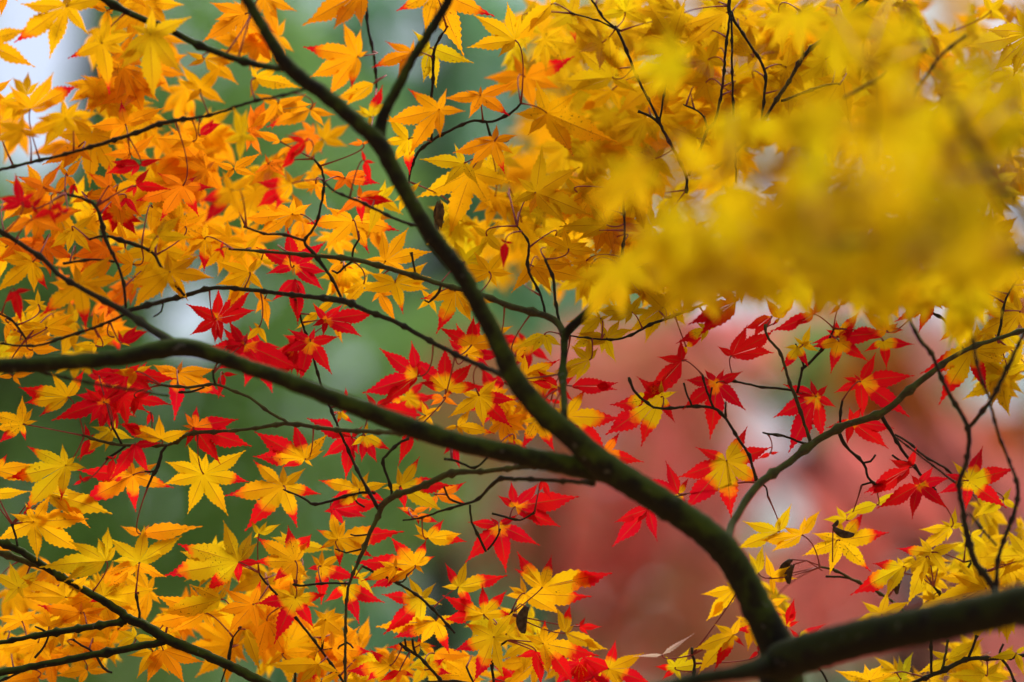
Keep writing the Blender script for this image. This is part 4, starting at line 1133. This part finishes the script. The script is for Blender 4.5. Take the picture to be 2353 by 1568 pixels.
# the leaves close to the lens
random.seed(31)
for (u, v, ru, rv, n, z0, z1) in [(1760, 470, 150, 85, 10, -.75, -.42), (1980, 440, 170, 110, 12, -.8, -.40), (2200, 430, 130, 120, 11, -.8, -.4), (1620, 540, 75, 45, 5, -.7, -.36), (1990, 625, 60, 40, 4, -.5, -.34),
                                  (2250, 590, 100, 50, 9, -.6, -.34), (1800, 600, 160, 25, 7, -.6, -.34), (2050, 230, 120, 90, 6, -.8, -.3), (1560, 430, 130, 170, 6, -.42, -.2), (1750, 640, 230, 50, 8, -.36, -.2), (2120, 660, 150, 40, 6, -.32, -.2), (2000, 120, 250, 80, 6, -.4, -.2), (2260, 220, 90, 100, 5, -.7, -.25)]:
    for _ in range(n):
        add_leaf(u + random.gauss(0, ru * .75), v + random.gauss(0, rv * .68), random.uniform(z0, z1), random_tips(150 * random.uniform(.85, 1.1)), 'F', key='F', detail=0)

ALL.sort(key=lambda q: -q['size'])
cnt = {}; rest = {}
for q in ALL:
    k = q['key']; cnt[k] = cnt.get(k, 0) + 1
    if cnt[k] > 100:
        rest.setdefault(k, []).append(q); continue
    nv = len(q['V'])
    o = mesh_obj('leaf', q['V'], q['F'], M_LEAF, THINGS[k], q['c'], True,
                 {'along': q['al'], 'across': q['ac'], 'redness': q['rd'], 'spot': [q['spot']] * nv}, {'tint': [q['tint']] * nv})
    if q['code'] in LABEL: o['label'] = LABEL[q['code']]
    if q['st']: mesh_obj('leaf_stalk', q['st'].V, q['st'].F, M_STALK, o, q['c'])
for k, qs in rest.items():
    V = []; F = []; at_ = {'along': [], 'across': [], 'redness': [], 'spot': []}; tt = []; sg_ = G()
    for q in qs:
        b = len(V); V += q['V']; F += [tuple(i + b for i in f) for f in q['F']]
        at_['along'] += q['al']; at_['across'] += q['ac']; at_['redness'] += q['rd']; at_['spot'] += [q['spot']] * len(q['V']); tt += [q['tint']] * len(q['V'])
        if q['st']:
            b = len(sg_.V); sg_.V += q['st'].V; sg_.F += [tuple(i + b for i in f) for f in q['st'].F]
    o = mesh_obj('foliage', V, F, M_LEAF, THINGS[k], qs[0]['c'], True, at_, {'tint': tt}); o['kind'] = 'stuff'
    if sg_.V:
        o2 = mesh_obj('leaf_stalks', sg_.V, sg_.F, M_STALK, o, qs[0]['c']); o2['kind'] = 'stuff'

# ------------------------------------------------------------------ winged seeds and the curled dead leaf
def seed(key, u0, v0, u1, v1, dz, wide, mat, stalk=None):
    d = S + dz; a = at(u0, v0, d); b = at(u1, v1, d); ax = b - a; L = ax.length; x = ax.normalized()
    y = FWD.cross(x).normalized(); z = x.cross(y); V = []; F = []; n = 12; m = 8
    for i in range(n + 1):
        t = i / n
        w = wide * K * d * (.30 + .70 * math.sin(math.pi * min(1, t ** 1.15 * .80 + .12)) if t < .97 else .35)
        th = (.0022 * math.exp(-((t - .13) / .12) ** 2) + .0005)
        for k in range(m):
            q = 2 * math.pi * k / m
            V.append(a + ax * t + y * (w * math.cos(q) + .12 * L * math.sin(math.pi * t)) + z * (th * math.sin(q)))
    for i in range(n):
        for k in range(m): F.append((i * m + k, i * m + (k + 1) % m, (i + 1) * m + (k + 1) % m, (i + 1) * m + k))
    F.append(tuple(range(m))[::-1]); F.append(tuple(n * m + k for k in range(m)))
    o = mesh_obj('winged_seed', V, F, mat, THINGS[key], a)
    if stalk:
        g = G(); e = at(stalk[0], stalk[1], d); mm = (a + e) / 2 + UPV * .004
        g.tube([a, (a + mm) / 2, mm, (mm + e) / 2, e], [.0006] * 5, 5)
        mesh_obj('seed_stalk', g.V, g.F, M_STALK, o, a)
random.seed(5)
seed('G', 1822, 1298, 1812, 1342, .02, 9, M_SEED, (1884, 1300))
seed('G', 1818, 1286, 1794, 1330, .022, 9, M_SEED, (1890, 1312))
seed('G', 2074, 1318, 2060, 1366, .02, 8, M_SEED, (2145, 1348))
seed('G', 2074, 1316, 2053, 1322, .02, 6, M_SEED)
seed('G', 1914, 1213, 1963, 1230, -.01, 9, M_SEED, (1913, 1292))
seed('G', 1913, 1210, 1926, 1196, -.01, 5, M_SEED)
seed('J', 1210, 1394, 1202, 1456, -.02, 13, M_SEED, (1180, 1403))
seed('A', 157, 20, 136, 74, -.05, 9, M_SEED, (210, 8))
# curled leaf: a crumpled rolled blade
def curled(key, u, v, dz, ru, rv):
    V = []; F = []; c = at(u, v, S + dz); n, m = 18, 14
    for i in range(n + 1):
        for j in range(m + 1):
            t = i / n; a = j / m * 4.6 + t * 1.5; r = (.35 + .65 * math.sin(math.pi * min(1, t * .9 + .08))) * (1 + .25 * math.sin(j * 2.1 + i)) * (.6 + .4 * j / m)
            V.append(c + RGT * (ru * K * S * r * math.cos(a)) + FWD * (ru * K * S * r * math.sin(a)) + UPV * ((t - .5) * 2 * rv * K * S + .002 * math.sin(j * 1.7 + i * .8)))
    for i in range(n):
        for j in range(m): F.append((i * (m + 1) + j, i * (m + 1) + j + 1, (i + 1) * (m + 1) + j + 1, (i + 1) * (m + 1) + j))
    o = mesh_obj('dead_leaf', V, F, M_DEAD, THINGS[key], c); o['label'] = 'curled brown dead leaf'
curled('A', 1010, 495, .0, 15, 30)
